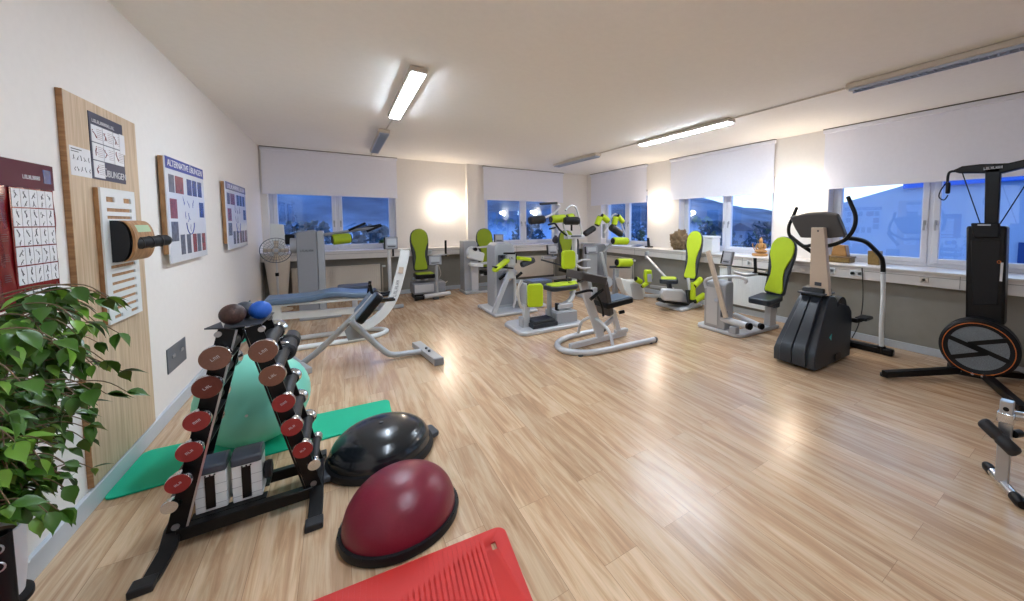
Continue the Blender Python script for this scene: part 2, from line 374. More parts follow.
def window(n, side, a0, a1, m0, m1):
    # a0..a1 opening, m0..m1 centre post, all along the wall
    pl = (YB if side == 'back' else XR)+.2
    def bx(mb, a, b, z0, z1, d0, d1):
        if side == 'back': return mb.box((a, pl+d0, z0), (b, pl+d1, z1))
        return mb.box((pl+d0, a, z0), (pl+d1, b, z1))
    root = thing('window_%d' % n, None, None, (pl if side != 'back' else (a0+a1)/2, pl if side == 'back' else (a0+a1)/2, ZS), kind='structure')
    f = B(); bx(f, a0, a0+.055, ZS, ZT, -.03, .05); bx(f, a1-.055, a1, ZS, ZT, -.03, .05); bx(f, a0+.004, a1-.004, ZS+.002, ZS+.05, -.027, .048); bx(f, a0+.004, a1-.004, ZT-.05, ZT-.002, -.027, .048)
    c = (m0+m1)/2; bx(f, c-.022, c+.022, ZS, ZT, -.03, .05)
    f.build('window_frame', 'frame', root, bevel=.006)
    for s0, s1, hs in ((a0+.05, c-.02, c-.055), (c+.02, a1-.05, c+.055)):
        s = B(); w0 = .07
        bx(s, s0, s0+w0, ZS+.045, ZT-.045, -.045, .03); bx(s, s1-w0, s1, ZS+.045, ZT-.045, -.045, .03)
        bx(s, s0+.004, s1-.004, ZS+.047, ZS+.11, -.042, .028); bx(s, s0+.004, s1-.004, ZT-.11, ZT-.047, -.042, .028)
        so = s.build('sash', 'frame', root, bevel=.008)
        g = B(); bx(g, s0+w0-.01, s1-w0+.01, ZS+.1, ZT-.1, -.004, .004); g.build('pane', 'glass', so, smooth=False)
        h = B(); zc = 1.58
        bx(h, hs-.014, hs+.014, zc-.03, zc+.03, -.056, -.043); bx(h, hs-.009, hs+.009, zc-.10, zc+.01, -.085, -.07); bx(h, hs-.008, hs+.008, zc-.008, zc+.008, -.085, -.05)
        h.build('window_handle', 'silverd', so, bevel=.003)
    return root
window(1, 'back', -1.06, 1.05, -.1, .09)
window(2, 'back', 3.02, 5.10, 4.01, 4.21)
window(3, 'right', 6.60, 8.50, 7.44, 7.64)
window(4, 'right', 3.47, 5.60, 4.42, 4.60)
window(5, 'right', .32, 2.62, 1.37, 1.57)
window(6, 'right', -2.0, -.5, -1.3, -1.1)

def blind(side, a0, a1, z, label):
    pl = (YB if side == 'back' else XR)
    root = thing('roller_blind', label, 'blind', ((a0+a1)/2, pl-.03, z) if side == 'back' else (pl-.03, (a0+a1)/2, z), 'white roller blinds half lowered over the windows')
    def bx(a, b, z0, z1, d0, d1):
        return B().box((a, pl-d1, z0), (b, pl-d0, z1)) if side == 'back' else B().box((pl-d1, a, z0), (pl-d0, b, z1))
    # gently waved cloth
    mb = MB(); n = 40; vs = []
    for i in range(n+1):
        a = a0+.015+(a1-a0-.03)*i/n
        for j in range(9):
            zz = z+(HC-.06-z)*j/8; w = .0035*math.sin(a*5.3+j*.35)*(1-j/9)
            for d in (.030+w, .0335+w): vs.append((a, pl-d, zz) if side == 'back' else (pl-d, a, zz))
    fs = []
    for i in range(n):
        for j in range(8):
            for k in (0, 1): q = (i*9+j)*2+k; fs.append((q, q+18, q+20, q+2))
    mb._add(vs, fs); mb.build('blind_fabric', 'blind', root)
    bx(a0, a1, HC-.065, HC-.012, .008, .065).build('head_box', 'blind', root, bevel=.008)
    bx(a0, a1, HC-.014, HC-.001, .002, .07).build('top_rail', 'alu', root)
    bx(a0+.01, a1-.01, z-.012, z+.01, .026, .038).build('bottom_bar', 'blind', root, bevel=.003)
blind('back', -1.14, 1.10, 2.11, 'white roller blind half down in the back wall corner by the left wall')
blind('back', 2.97, 5.25, 2.15, 'white roller blind on the back wall behind the tall lime roller machine')
blind('right', 6.59, 8.97, 2.08, 'white roller blind on the right wall nearest the far corner')
blind('right', 3.45, 5.84, 2.09, 'white roller blind above the carved wooden figurine and white box')
blind('right', .28, 2.70, 2.09, 'wide white roller blind behind the black ski trainer')
blind('right', -2.1, -.4, 2.09, 'white roller blind nearest the camera on the right wall, outside the frame')

# ------------------------------------------------------------------ ceiling lamps
def lamp(x, y0, y1, lit, label, mw=.15):
    r = thing('ceiling_lamp', label, 'lamp', (x, (y0+y1)/2, HC), 'long ceiling lamps in two rows')
    w = mw/2
    B().box((x-w, y0, HC-.055), (x+w, y1, HC-.003)).build('lamp_housing', 'lampbody', r, bevel=.01)
    if lit: B().box((x-w+.02, y0+.03, HC-.066), (x+w-.02, y1-.03, HC-.054)).build('diffuser', 'lamplit', r)
    else:
        l = B(); l.box((x-w+.012, y0+.03, HC-.058), (x+w-.012, y1-.03, HC-.054))
        for s in (-1, 1): l.box((x+s*(w-.016)-.004, y0+.03, HC-.078), (x+s*(w-.016)+.004, y1-.03, HC-.056))
        l.build('reflector', 'lampdark', r)
        k = B(); y = y0+.05
        while y < y1-.04: k.box((x-w+.016, y, HC-.077), (x+w-.016, y+.004, HC-.058)); y += .055
        k.build('louvre', 'lampdark', r, smooth=False)
lamp(.645, 3.72, 5.52, 1, 'lit ceiling lamp over the white sit-up bench, in the left row')
lamp(.62, 6.45, 8.38, 0, 'unlit ceiling lamp with louvre nearest the back wall, left row')
lamp(4.32, 6.14, 7.9, 0, 'unlit thin ceiling lamp nearest the far corner, right row')
lamp(4.36, 3.1, 4.93, 1, 'lit ceiling lamp in the middle of the right row')
lamp(4.32, -.1, 1.72, 0, 'long louvred unlit ceiling lamp at the upper right edge', .13)
lamp(.645, .1, 1.9, 1, 'unseen lit ceiling lamp added above the camera as fill light')  # unseen lamp added over the camera to fill the room with light
def conduit(pts, label):
    tag(B().tube(pts, .009, 8).build('cable_conduit', 'lampbody'), label, 'conduit', 'thin white conduits along the ceiling')
z = HC-.012
conduit([(.66, 5.52, z), (.64, 6.45, z)], 'short white conduit between the two left-row ceiling lamps')
conduit([(.62, 8.38, z), (.60, 9.18, z)], 'short white conduit from the left-row lamp to the back blind')
conduit([(4.33, 4.93, z), (4.33, 6.14, z)], 'white conduit between the far unlit lamp and the lit right-row lamp')
conduit([(4.36, 1.72, z), (4.36, 3.1, z)], 'white conduit between the lit lamp and the long louvred lamp')

def sconce(p, n, label):
    p, n = V(p), V(n); side = V((0, 0, 1)).cross(n)
    r = thing('wall_lamp', label, 'lamp', p, 'glowing wall lamps on the pillars')
    B().obox(p+n*.012, side*.045, V((0, 0, .06)), n*.012).build('back_plate', 'white', r, bevel=.004)
    pts = [(-.075, -.07), (-.06, -.1), (.06, -.1), (.075, -.07), (.085, .1), (-.085, .1)]
    B().lathe(p+n*.075+V((0, 0, -.11)), [(.018, 0), (.045, .02), (.058, .07), (.062, .2), (.055, .215)], seg=24).build('lamp_shade', 'sconce', r)
    B().cyl(p+n*.02, p+n*.075-V((0, 0, .1)), .008, seg=8).build('arm', 'white', r)
    L = bpy.data.lights.new('wall_lamp_light', 'POINT'); L.energy = 3.4; L.color = (1, .90, .78); L.shadow_soft_size = .07
    lo = bpy.data.objects.new('wall_lamp_light', L); COL.objects.link(lo); lo.location = p+n*.2+V((0, 0, .02))
sconce((2.05, YB, 1.93), (0, -1, 0), 'glowing wall lamp on the back wall between the two windows')
sconce((XR, 6.22, 1.95), (-1, 0, 0), 'glowing wall lamp on the right wall nearest the far corner')
sconce((XR, 3.05, 2.0), (-1, 0, 0), 'glowing wall lamp above the black elliptical trainer')

# ------------------------------------------------------------------ outside
def hills(name, m, label, cen, f):
    o = tag(f().build(name, m, smooth=True, ang=80), label, 'hill'); return o
M['hill'] = mat('forest_hill', (150, 170, 180), .9, noise_amt=.6, noise_scale=.02)
M['snow'] = mat('snowy_ground', (176, 190, 206), .9, noise_amt=.3, noise_scale=.03)
M['bushout'] = mat('dark_foliage_outside', (90, 110, 120), .9, noise_amt=.8, noise_scale=1.5)
M['housewall'] = mat('house_wall_outside', (140, 150, 166), .8, noise_amt=.3, noise_scale=.3)
M['roofout'] = mat('roof_outside', (84, 88, 104), .8)
GZ = -6.0
g = MB(); n = 150; vs = []; fs = []
def terrain(x, y):
    r = math.hypot(x, y); az = math.degrees(math.atan2(x, y))       # 0 = straight out of the back wall
    h = noise.noise(V((x*.01, y*.01, 0)))*1.5
    f = max(0, min(1, (r-170)/260.)); f = f*f*(3-2*f)
    base = 58 if az < 35 else max(12, 58-(az-35)*1.5)
    if az > 62: base = 14+4*math.sin((az-62)*.16)
    h += f*base*(1+.30*noise.fractal(V((x*.006, y*.006, 3.3)), .8, 2.1, 5))
    return GZ+h
for i in range(n+1):
    for j in range(n+1):
        x = -700+1400*i/n; y = -400+1300*j/n
        vs.append((x, y, terrain(x, y)))
for i in range(n):
    for j in range(n): q = i*(n+1)+j; fs.append((q, q+n+1, q+n+2, q+1))
def ground_mat():
    m = mat('snowy_fields_and_wooded_hills', (180, 190, 200), .9); nt = m.node_tree; b = nt.nodes['Principled BSDF']
    tc = nt.nodes.new('ShaderNodeTexCoord'); s = nt.nodes.new('ShaderNodeSeparateXYZ'); nt.links.new(tc.outputs['Object'], s.inputs[0])
    n1 = nt.nodes.new('ShaderNodeTexNoise'); n1.inputs['Scale'].default_value = .03; n1.inputs['Detail'].default_value = 6; nt.links.new(tc.outputs['Object'], n1.inputs['Vector'])
    m1 = nt.nodes.new('ShaderNodeMapRange'); m1.inputs[1].default_value = -4; m1.inputs[2].default_value = 3; nt.links.new(s.outputs[2], m1.inputs[0])
    m2 = nt.nodes.new('ShaderNodeMapRange'); m2.inputs[1].default_value = .35; m2.inputs[2].default_value = .6; m2.inputs[3].default_value = .55; m2.inputs[4].default_value = 1.; nt.links.new(n1.outputs['Fac'], m2.inputs[0])
    mu = nt.nodes.new('ShaderNodeMath'); mu.operation = 'MULTIPLY'; nt.links.new(m1.outputs[0], mu.inputs[0]); nt.links.new(m2.outputs[0], mu.inputs[1])
    mx = nt.nodes.new('ShaderNodeMix'); mx.data_type = 'RGBA'; nt.links.new(mu.outputs[0], mx.inputs[0]); mx.inputs[6].default_value = lin((150, 178, 200)); mx.inputs[7].default_value = lin((34, 62, 84))
    nt.links.new(mx.outputs[2], b.inputs['Base Color']); return m
g._add(vs, fs); o = g.build('ground_outside', ground_mat(), ang=80); o['kind'] = 'structure'
def out_tree(p, h, w, seed, label, name='tree'):
    r = random.Random(seed); t = thing(name, label, 'tree', p, 'dark trees outside the windows'); p = V(p)
    B().cyl(p, p+V((0, 0, h*.5)), .12, .07, 8).build('trunk', 'twig', t)
    mb = MB()
    for k in range(420):
        a = r.random()*2*PI; zz = r.random(); rr = w*math.sqrt(r.random())*(1-.55*abs(zz-.35)*1.3)
        c = p+V((math.cos(a)*rr, math.sin(a)*rr, h*.2+zz*h*.8)); e = V((r.uniform(-1, 1), r.uniform(-1, 1), r.uniform(-1, 1))).normalized()*h*.06; f = e.orthogonal().normalized()*h*.045
        mb._add([c-e, c+f, c+e, c-f], [(0, 1, 2, 3)])
    mb.build('crown', 'bushout', t, smooth=False)
tr = [(-3, 56, 7.6, 3.4), (3.5, 53, 7.2, 3), (9, 58, 7.8, 3.6), (14, 50, 7.2, 3), (24, 53, 7.4, 3.4), (33, 53, 7.8, 3.6), (40, 46, 7.8, 4), (55, 42, 8.0, 4.4), (58, 34, 7.8, 4.2), (66, 50, 8.0, 4.2), (56, 24, 7.4, 3.6)]
for i, (x, y, h, w) in enumerate(tr): out_tree((x, y, GZ), h, w, i, 'dark bare bushy tree outside the windows, seen over the sill')
for o in [o for o in COL.objects if o.get('category') == 'tree']: o['label'] = 'dark bushy tree outside the windows, seen over the sill'
def house(x, y, w, d, h, rh, lab):
    t = thing('house', lab, 'house', (x, y, GZ), 'small houses below the hill')
    B().box((x-w/2, y-d/2, GZ), (x+w/2, y+d/2, GZ+h)).build('house_wall', 'housewall', t, smooth=False)
    B().prism([(x-w/2-.4, y-d/2-.4, GZ+h), (x-w/2-.4, y+d/2+.4, GZ+h), (x-w/2-.4, y, GZ+h+rh)], (w+.8, 0, 0)).build('roof', 'roofout', t, smooth=False)
    for k in range(3):
        B().box((x-w/2-.06, y-d/2+(k+.6)*d/3.6, GZ+h*.5), (x-w/2+.02, y-d/2+(k+.6)*d/3.6+1, GZ+h*.5+1.1)).build('window', 'navy', t, smooth=False)
for k, (x, y, w, d, h, rh) in enumerate([(125, 80, 12, 12, 5, 3), (150, 104, 14, 14, 5, 3), (140, 66, 9, 10, 5, 3), (165, 88, 12, 16, 6, 3), (150, 30, 14, 14, 5, 3)]):
    house(x, y, w, d, h, rh, 'pale house with a dark roof outside the right-hand windows')

# neighbouring building opposite the last window
t = thing('neighbour_building', 'large pale building standing opposite the window behind the ski trainer', 'building', (34, 0, GZ))
M['nwall'] = mat('render_outside', (206, 208, 212), .8, noise_amt=.2, noise_scale=.4)
M['nfascia'] = mat('blue_fascia', (30, 110, 210), .6)
M['nwin'] = mat('dark_window_outside', (40, 70, 120), .3)
pa, pb_, pc, pd = PX(842, 203, 30), PX(905, 185, 30), PX(1100, 160, 30), PX(1100, 300, 30)
B().prism([V((30, pa.y+1.5, GZ)), V((30, pa.y+1.5, pa.z-.4)), pa, pb_, V((30, -16, pb_.z+1.2)), V((30, -16, GZ))], (10, 0, 0)).build('facade', 'nwall', t, smooth=False)
B().prism([V((29.9, pb_.y, pb_.z-.25)), V((29.9, pb_.y, pb_.z+.5)), V((29.9, -16, pb_.z+1.3)), V((29.9, -16, pb_.z+.1))], (-.25, 0, 0)).build('fascia', 'nfascia', t, smooth=False)
for k in range(3): B().box((29.85, 1.5-4.2*k, -1.4), (30.05, 3.4-4.2*k, .6)).build('window', 'nwin', t, smooth=False)
B().box((29.6, -6.6, GZ), (30.05, -4.4, 1.9)).build('blue_door_panel', 'nfascia', t, smooth=False)

w = bpy.data.worlds.new('dusk_sky'); sc.world = w; w.use_nodes = True; nt = w.node_tree; bg = nt.nodes['Background']
tc = nt.nodes.new('ShaderNodeTexCoord'); sx = nt.nodes.new('ShaderNodeSeparateXYZ'); nt.links.new(tc.outputs['Generated'], sx.inputs[0])
# azimuth blend: deep blue to the back (+Y), pale cloud towards +X
def mr(src, a, b, c=0., d=1.):
    m = nt.nodes.new('ShaderNodeMapRange'); m.inputs[1].default_value = a; m.inputs[2].default_value = b; m.inputs[3].default_value = c; m.inputs[4].default_value = d; nt.links.new(src, m.inputs[0]); return m.outputs[0]
mp = nt.nodes.new('ShaderNodeMapping'); mp.inputs['Scale'].default_value = (1.2, 1.2, 5); nt.links.new(tc.outputs['Generated'], mp.inputs[0])
nz = nt.nodes.new('ShaderNodeTexNoise'); nz.inputs['Scale'].default_value = 2.4; nz.inputs['Detail'].default_value = 6; nt.links.new(mp.outputs[0], nz.inputs['Vector'])
az0 = mr(sx.outputs[0], .45, .95); azw = mr(sx.outputs[0], -.1, -.8, 0., .25)
am = nt.nodes.new('ShaderNodeMath'); am.operation = 'MAXIMUM'; nt.links.new(az0, am.inputs[0]); nt.links.new(azw, am.inputs[1]); az = am.outputs[0]
r1 = nt.nodes.new('ShaderNodeMix'); r1.data_type = 'RGBA'; nt.links.new(az, r1.inputs[0]); r1.inputs[6].default_value = (.008, .105, .52, 1); r1.inputs[7].default_value = (.62, .84, 1.1, 1)
cl = mr(nz.outputs['Fac'], .45, .7)
ck = nt.nodes.new('ShaderNodeMath'); ck.operation = 'MULTIPLY'; nt.links.new(cl, ck.inputs[0]); nt.links.new(mr(az, 0, 1, .22, .9), ck.inputs[1])
r2 = nt.nodes.new('ShaderNodeMix'); r2.data_type = 'RGBA'; nt.links.new(ck.outputs[0], r2.inputs[0]); nt.links.new(r1.outputs[2], r2.inputs[6]); r2.inputs[7].default_value = (.62, .85, 1.12, 1)
nt.links.new(r2.outputs[2], bg.inputs['Color']); bg.inputs['Strength'].default_value = .9

sc.view_settings.view_transform = 'Standard'; sc.view_settings.look = 'None'; sc.view_settings.gamma = 1; sc.view_settings.use_curve_mapping = False
sc.view_settings.exposure = 1.7
sc.cycles.use_denoising = True; sc.cycles.max_bounces = 8; sc.cycles.diffuse_bounces = 5; sc.cycles.sample_clamp_indirect = 6

# ================================================================== things on the left wall
def W(y, z, d=0.): return V((XL+d, y, z))          # point on the left wall, d in front of it
Yv, Zv, Xv = V((0, 1, 0)), V((0, 0, 1)), V((1, 0, 0))
def slab(mb, y0, y1, z0, z1, d0, d1): return mb.box((XL+d0, y0, z0), (XL+d1, y1, z1))

# red exercise poster
t = thing('exercise_poster', 'red laminated exercise poster with rows of small figures on the left wall', 'poster', W(2.82, 1.5))
mb = MB(); vs = []; n, k = 26, 18
for i in range(n+1):
    for j in range(k+1):
        y = 2.60+.445*i/n; z = 1.19+.645*j/k
        w = .004+.004*math.sin(i*.9+j*.35)*math.sin(j*.7)
        vs.append(W(y, z, w+.002))
mb._add(vs, [(i*(k+1)+j, (i+1)*(k+1)+j, (i+1)*(k+1)+j+1, i*(k+1)+j+1) for i in range(n) for j in range(k)])
mb.build('poster_sheet', 'red', t, ang=80)
slab(MB(), 2.60, 3.043, 1.715, 1.833, .0105, .0125).build('title_band', 'maroon', t)
marks('title', W(2.88, 1.765, .0135), Yv, Zv, .12, .018, 'paper', t, 9)
slab(MB(), 2.965, 3.02, 1.745, 1.81, .0125, .0135).build('emblem', 'photo1', t)
cells = MB(); ink = MB(); rr = random.Random(4)
def figure(mb, y, z, s, r, f):      # little stick person: torso and limbs
    a = r.uniform(-1.3, 1.3)
    def st(p, q, w): mb.prism([f(p[0]-w, p[1]), f(p[0]+w, p[1]), f(q[0]+w, q[1]), f(q[0]-w, q[1])], f(0, 0, .0007)-f(0, 0, 0))
    h = (y+s*.28*math.sin(a), z+s*.3*math.cos(a))
    st((y, z), h, s*.07); st((y, z), (y+s*r.uniform(-.3, .3), z-s*.32), s*.05); st((y, z), (y+s*r.uniform(.1, .35), z-s*r.uniform(.05, .3)), s*.05)
    st(h, (h[0]+s*r.uniform(-.3, .3), h[1]+s*r.uniform(-.1, .2)), s*.04); st((h[0]-s*.03, h[1]+s*.06), (h[0]+s*.03, h[1]+s*.14), s*.05)
def fW(d0): return lambda y, z, d=0.: W(y, z, d0+d)
figs = []
for row in range(6):
    z1 = 1.708-row*.086; z0 = z1-.08
    if row == 5: z1 -= .022; z0 = 1.215
    for c in range(5):
        y0 = 2.745+c*.0565
        slab(cells, y0, y0+.0525, z0, z1, .0105, .012); figs.append((y0+.026, z0, z1, row))
cells.mi = 2; slab(cells, 2.735, 3.03, 1.205, 1.712, .0095, .0107); cells.mi = 1
for (yc, z0, z1, row) in figs:
    figure(cells, yc, (z0+z1)/2+.014, .046, rr, fW(.012))
    if row < 5: figure(cells, yc, (z0+z1)/2-.026, .036, rr, fW(.012))
for row in range(5):
    for q in range(4): slab(cells, 2.665, 2.70+.004*(q % 2), 1.68-row*.086-q*.009, 1.6815-row*.086-q*.009, .0105, .0115)
cells.build('exercise_grid', ['paper', 'ink', 'red'], t, smooth=False)

# oak board
t = thing('wall_board', 'tall light oak board standing up the left wall behind the leafy plant', 'board', W(3.44, .12))
slab(MB(), 3.149, 3.98, .12, 2.245, .001, .022).build('board_panel', 'oak', t, bevel=.002)
slab(MB(), 3.144, 3.150, .12, 2.245, .001, .0225).build('edge_band', 'oakedge', t)
BD = .022
# chart with navy corners
t = thing('exercise_chart', 'navy and white exercise chart reading ÜBUNGEN on the oak board', 'chart', W(3.575, 1.95, BD))
y0, y1, z0, z1 = 3.375, 3.775, 1.81, 2.19
slab(MB(), y0, y1, z0, z1, BD, BD+.003).build('chart_sheet', 'navy', t)
cells = MB()
cw = (y1-y0-.022)/3; cc = [(r_, c) for r_ in range(3) for c in range(3) if not (r_ == 2 and c > 0)]
for mi in (0, 1):
    cells.mi = mi
    for r_, c in cc:
        a = y0+.016+c*cw; zt = z1-.070-r_*.102
        if mi == 0: slab(cells, a, a+cw-.006, zt-.096, zt, BD+.003, BD+.0045)
        else:
            figure(cells, a+.03, zt-.048, .075, rr, fW(BD+.0045))
            for q in range(6): slab(cells, a+.055, a+cw-.014, zt-.02-q*.011, zt-.0185-q*.011, BD+.0045, BD+.005)
cells.build('chart_cells', ['paper', 'photo2'], t, smooth=False)
text(0, 'chart_word', 'ÜBUNGEN', W(y0+.016+cw+cw-.003, z0+.042, BD+.0045), Yv, Zv, .058, 'paper', t)
marks('chart_title', W(y0+.16, z1-.045, BD+.0035), Yv, Zv, .26, .02, 'paper', t, 14)
tag(slab(MB(), 3.715, 3.785, 2.0, 2.125, BD+.005, BD+.0062).build('paper_leaflet', 'paper'), 'small white leaflet stuck over the right corner of the navy chart', 'leaflet')
t = thing('exercise_sheet', 'white sheet with small line figures, left of the navy chart', 'sheet', W(3.28, 1.88, BD))
sh = MB(); slab(sh, 3.17, 3.37, 1.81, 1.965, BD, BD+.002); sh.mi = 1
for r_ in range(2):
    for c in range(5): figure(sh, 3.20+c*.036, 1.905-r_*.058, .036, rr, fW(BD+.002))
slab(sh, 3.18, 3.28, 1.948, 1.953, BD+.002, BD+.0026); slab(sh, 3.18, 3.25, 1.936, 1.940, BD+.002, BD+.0026)
sh.build('sheet', ['paper', 'ink'], t, smooth=False)

# wooden back trainer: slotted plate, padded barrel cradle and a roller
t = thing('wall_trainer', 'white slotted wall trainer with curved wooden cradle and black roller', 'wall trainer', W(3.58, .97, BD))
YA, YB_ = 3.365, 3.80
slab(MB(), YA, YB_-.01, .965, 1.76, BD, BD+.020).build('back_plate', 'ply', t, bevel=.002)
pl = MB(); D0, D1 = BD+.020, BD+.028
slots = [(1.682, 1.712, 2), (1.625, 1.646, 1), (1.582, 1.60, 1), (1.285, 1.304, 1), (1.235, 1.254, 1), (1.185, 1.204, 1), (1.135, 1.154, 1), (1.085, 1.104, 1), (1.035, 1.054, 1), (.985, 1.005, 2)]
zc = .962
for a, b, q in sorted(slots):
    slab(pl, YA, YB_, zc, a, D0, D1); slab(pl, YA, YA+.06, a, b, D0, D1); slab(pl, YB_-.06, YB_, a, b, D0, D1)
    if q == 2: slab(pl, YA+.16, YB_-.16, a, b, D0, D1)
    zc = b
slab(pl, YA, YB_, zc, 1.762, D0, D1)
pl.build('slotted_plate', 'white', t)
YL, YR = 3.44, 3.73
prof = []
for i in range(15):
    a = math.radians(-90+180*i/14); prof.append((.028+.058*math.cos(a)**.8 if 0 < i < 14 else .028, 1.447+.125*math.sin(a)))
B().prism([W(YL+.002, 1.572, D1)]+[W(YL+.002, z_, D1+d_*.9-.004) for d_, z_ in prof[::-1]]+[W(YL+.002, 1.322, D1)], (0, YR-YL-.004, 0)).build('cradle_padding', 'rubber', t, ang=50)
pp = MB(); vs = []
for d_, z_ in prof: vs += [W(YL, z_, D1+d_), W(YR, z_, D1+d_), W(YL, z_, D1+d_+.012), W(YR, z_, D1+d_+.012)]
fs = [(0, 2, 3, 1), (56, 57, 59, 58)]
for i in range(14):
    q = i*4; fs += [(q, q+1, q+5, q+4), (q+2, q+6, q+7, q+3), (q, q+4, q+6, q+2), (q+1, q+3, q+7, q+5)]
pp._add(vs, fs); pp.build('cradle_front', 'ply', t, ang=50)
gl = MB(); vs = []
for d_, z_ in prof[9:12]: vs += [W(YL+.05, z_, D1+d_+.0135), W(YR-.04, z_, D1+d_+.0135)]
gl._add(vs, [(0, 1, 3, 2), (2, 3, 5, 4)]); gl.build('green_label', mat('mint_label', (180, 210, 170), .4), t)
r_ = MB(); pa, pb = W(3.50, 1.432, D1+.085), W(3.60, 1.447, D1+.185); dd = (pb-pa)
r_.cyl(pa-dd*.3, pb, .037, .034, 28).cyl(pb, pb+dd*.1, .034, .022, 28)
for q in range(3): r_.lathe(pa+dd*(.1+.32*q), [(.034, -.005), (.0385, 0), (.034, .005)], axis=dd, seg=28)
r_.build('foam_roller', 'rubber', t, ang=50)

# framed picture boards
def picture(y0, y1, z0, z1, title, label, seed):
    r = random.Random(seed)
    t = thing('picture_board', label, 'picture', W((y0+y1)/2, z0), 'wooden picture boards with blue headings')
    slab(MB(), y0, y1-.04, z0+.07, z1, .010, .042).build('wooden_backing', 'ply', t)
    slab(MB(), y0-.012, y1+.01, z0-.004, z1+.004, .042, .052).build('printed_sheet', 'paperg', t, bevel=.002)
    h = (z1-z0)*.11
    slab(MB(), y0-.01, y1+.008, z1-h, z1+.002, .052, .0532).build('heading_band', 'blueprint', t)
    if title: text(0, 'heading', title, W((y0+y1)/2, z1-h/2, .0535), Yv, Zv, h*.82, 'paper', t, width=1.05)
    else: marks('heading', W((y0+y1)/2, z1-h/2, .0535), Yv, Zv, (y1-y0)*.86, h*.6, 'paper', t, 16)
    w = y1-y0; hh = z1-z0
    def ph(u, v, du, dv, m): slab(MB(), y0+u*w, y0+(u+du)*w, z0+v*hh, z0+(v+dv)*hh, .052, .0532).build('photo', m, t)
    for u, m in ((.04, 'photo3'), (.19, 'photo2'), (.49, 'photo1'), (.64, 'photo1'), (.80, 'photo1')): ph(u, .67, .125 if u != .19 else .2, .17, m)
    for v, m in ((.42, 'photo2'), (.2, 'photo3')): ph(.04, v, .16, .19, m)
    for v, m in ((.44, 'photo1'),): ph(.82, v, .14, .17, m)
    for u, m in ((.24, 'photo3'), (.40, 'photo3'), (.57, 'photo2'), (.70, 'photo3'), (.85, 'photo2')): ph(u, .06, .11, .2, m)
    ring = MB(); c = W(y0+w*.52, z0+.38*hh, .0535); R = .105*w; pts = [c+Yv*R*math.cos(a)+Zv*R*math.sin(a) for a in [PI+PI*i/16 for i in range(17)]]
    ring.tube(pts, .004, 6)
    for (u, v, s) in [(.38, .62, .05), (.50, .60, .05), (.62, .60, .05), (.40, .47, .04), (.5, .45, .05), (.52, .34, .04)]: figure(ring, y0+u*w, z0+(v-.02)*hh, s*2.2*w, r, fW(.0525))
    ring.build('drawn_emblem', 'blueprint', t, smooth=False)
picture(4.385, 5.37, 1.235, 2.09, 'ALTERNATIVE ÜBUNGEN', 'picture board headed ALTERNATIVE ÜBUNGEN beside the oak board', 3)
picture(6.29, 7.45, 1.235, 2.065, None, 'picture board on the left wall nearest the window corner', 5)

# steel plate with sockets
t = thing('outlet_plate', 'grey metal plate with two sockets low on the left wall', 'outlet', W(4.54, .45))
slab(MB(), 4.33, 4.76, .345, .545, .001, .008).build('cover_plate', 'bluegrey', t, bevel=.002)
for y in (4.45, 4.65): slab(MB(), y-.03, y+.03, .45, .475, .008, .014).build('socket', 'steel', t, bevel=.002)

# ================================================================== plant at the left edge
t = thing('potted_fig', 'leafy green weeping fig in a white pot at the left edge', 'plant', (-1.05, 2.17, .25))
B().lathe((-1.05, 2.17, .25), [(.08, 0), (.09, .006), (.1, .1), (.102, .25), (.094, .25), (.09, .22)], seg=40).build('plant_pot', 'pot', t)
B().lathe((-1.05, 2.17, .46), [(.0, 0), (.092, 0), (.092, .01), (0, .015)], seg=30).build('soil', 'twig', t)
rp = random.Random(21)
tw = MB(); lf = MB(); lf2 = MB()
def leaf(mb, p, d, s, r):
    d = V(d).normalized(); sd = d.cross(V((r.uniform(-.4, .4), r.uniform(-.4, .4), 1))).normalized(); nn = sd.cross(d).normalized()
    vs = []; prof = [(0, 0), (.12, .30), (.32, .50), (.54, .46), (.74, .27), (.9, .09), (1.08, 0)]
    for u, wd in prof:
        c = p+d*u*s-nn*s*.22*u*u; vs += [c-sd*wd*s*.62+nn*s*.10*(wd/.46), c, c+sd*wd*s*.62+nn*s*.10*(wd/.46)]
    fs = []
    for i in range(len(prof)-1): q = i*3; fs += [(q, q+1, q+4, q+3), (q+1, q+2, q+5, q+4)]
    mb._add(vs, fs)
stems = [[(-1.06, 2.17, .46), (-1.04, 2.16, .8), (-1.0, 2.15, 1.1), (-.95, 2.14, 1.33)],
         [(-1.04, 2.15, .46), (-1.03, 2.05, .75), (-1.02, 1.95, 1.0), (-.97, 1.86, 1.22)],
         [(-1.05, 2.19, .46), (-1.03, 2.26, .7), (-1.02, 2.32, 1.0), (-.98, 2.36, 1.25)]]
for s in stems: tw.tube(s, [.011, .005], 8, smooth=5)
NB = 96
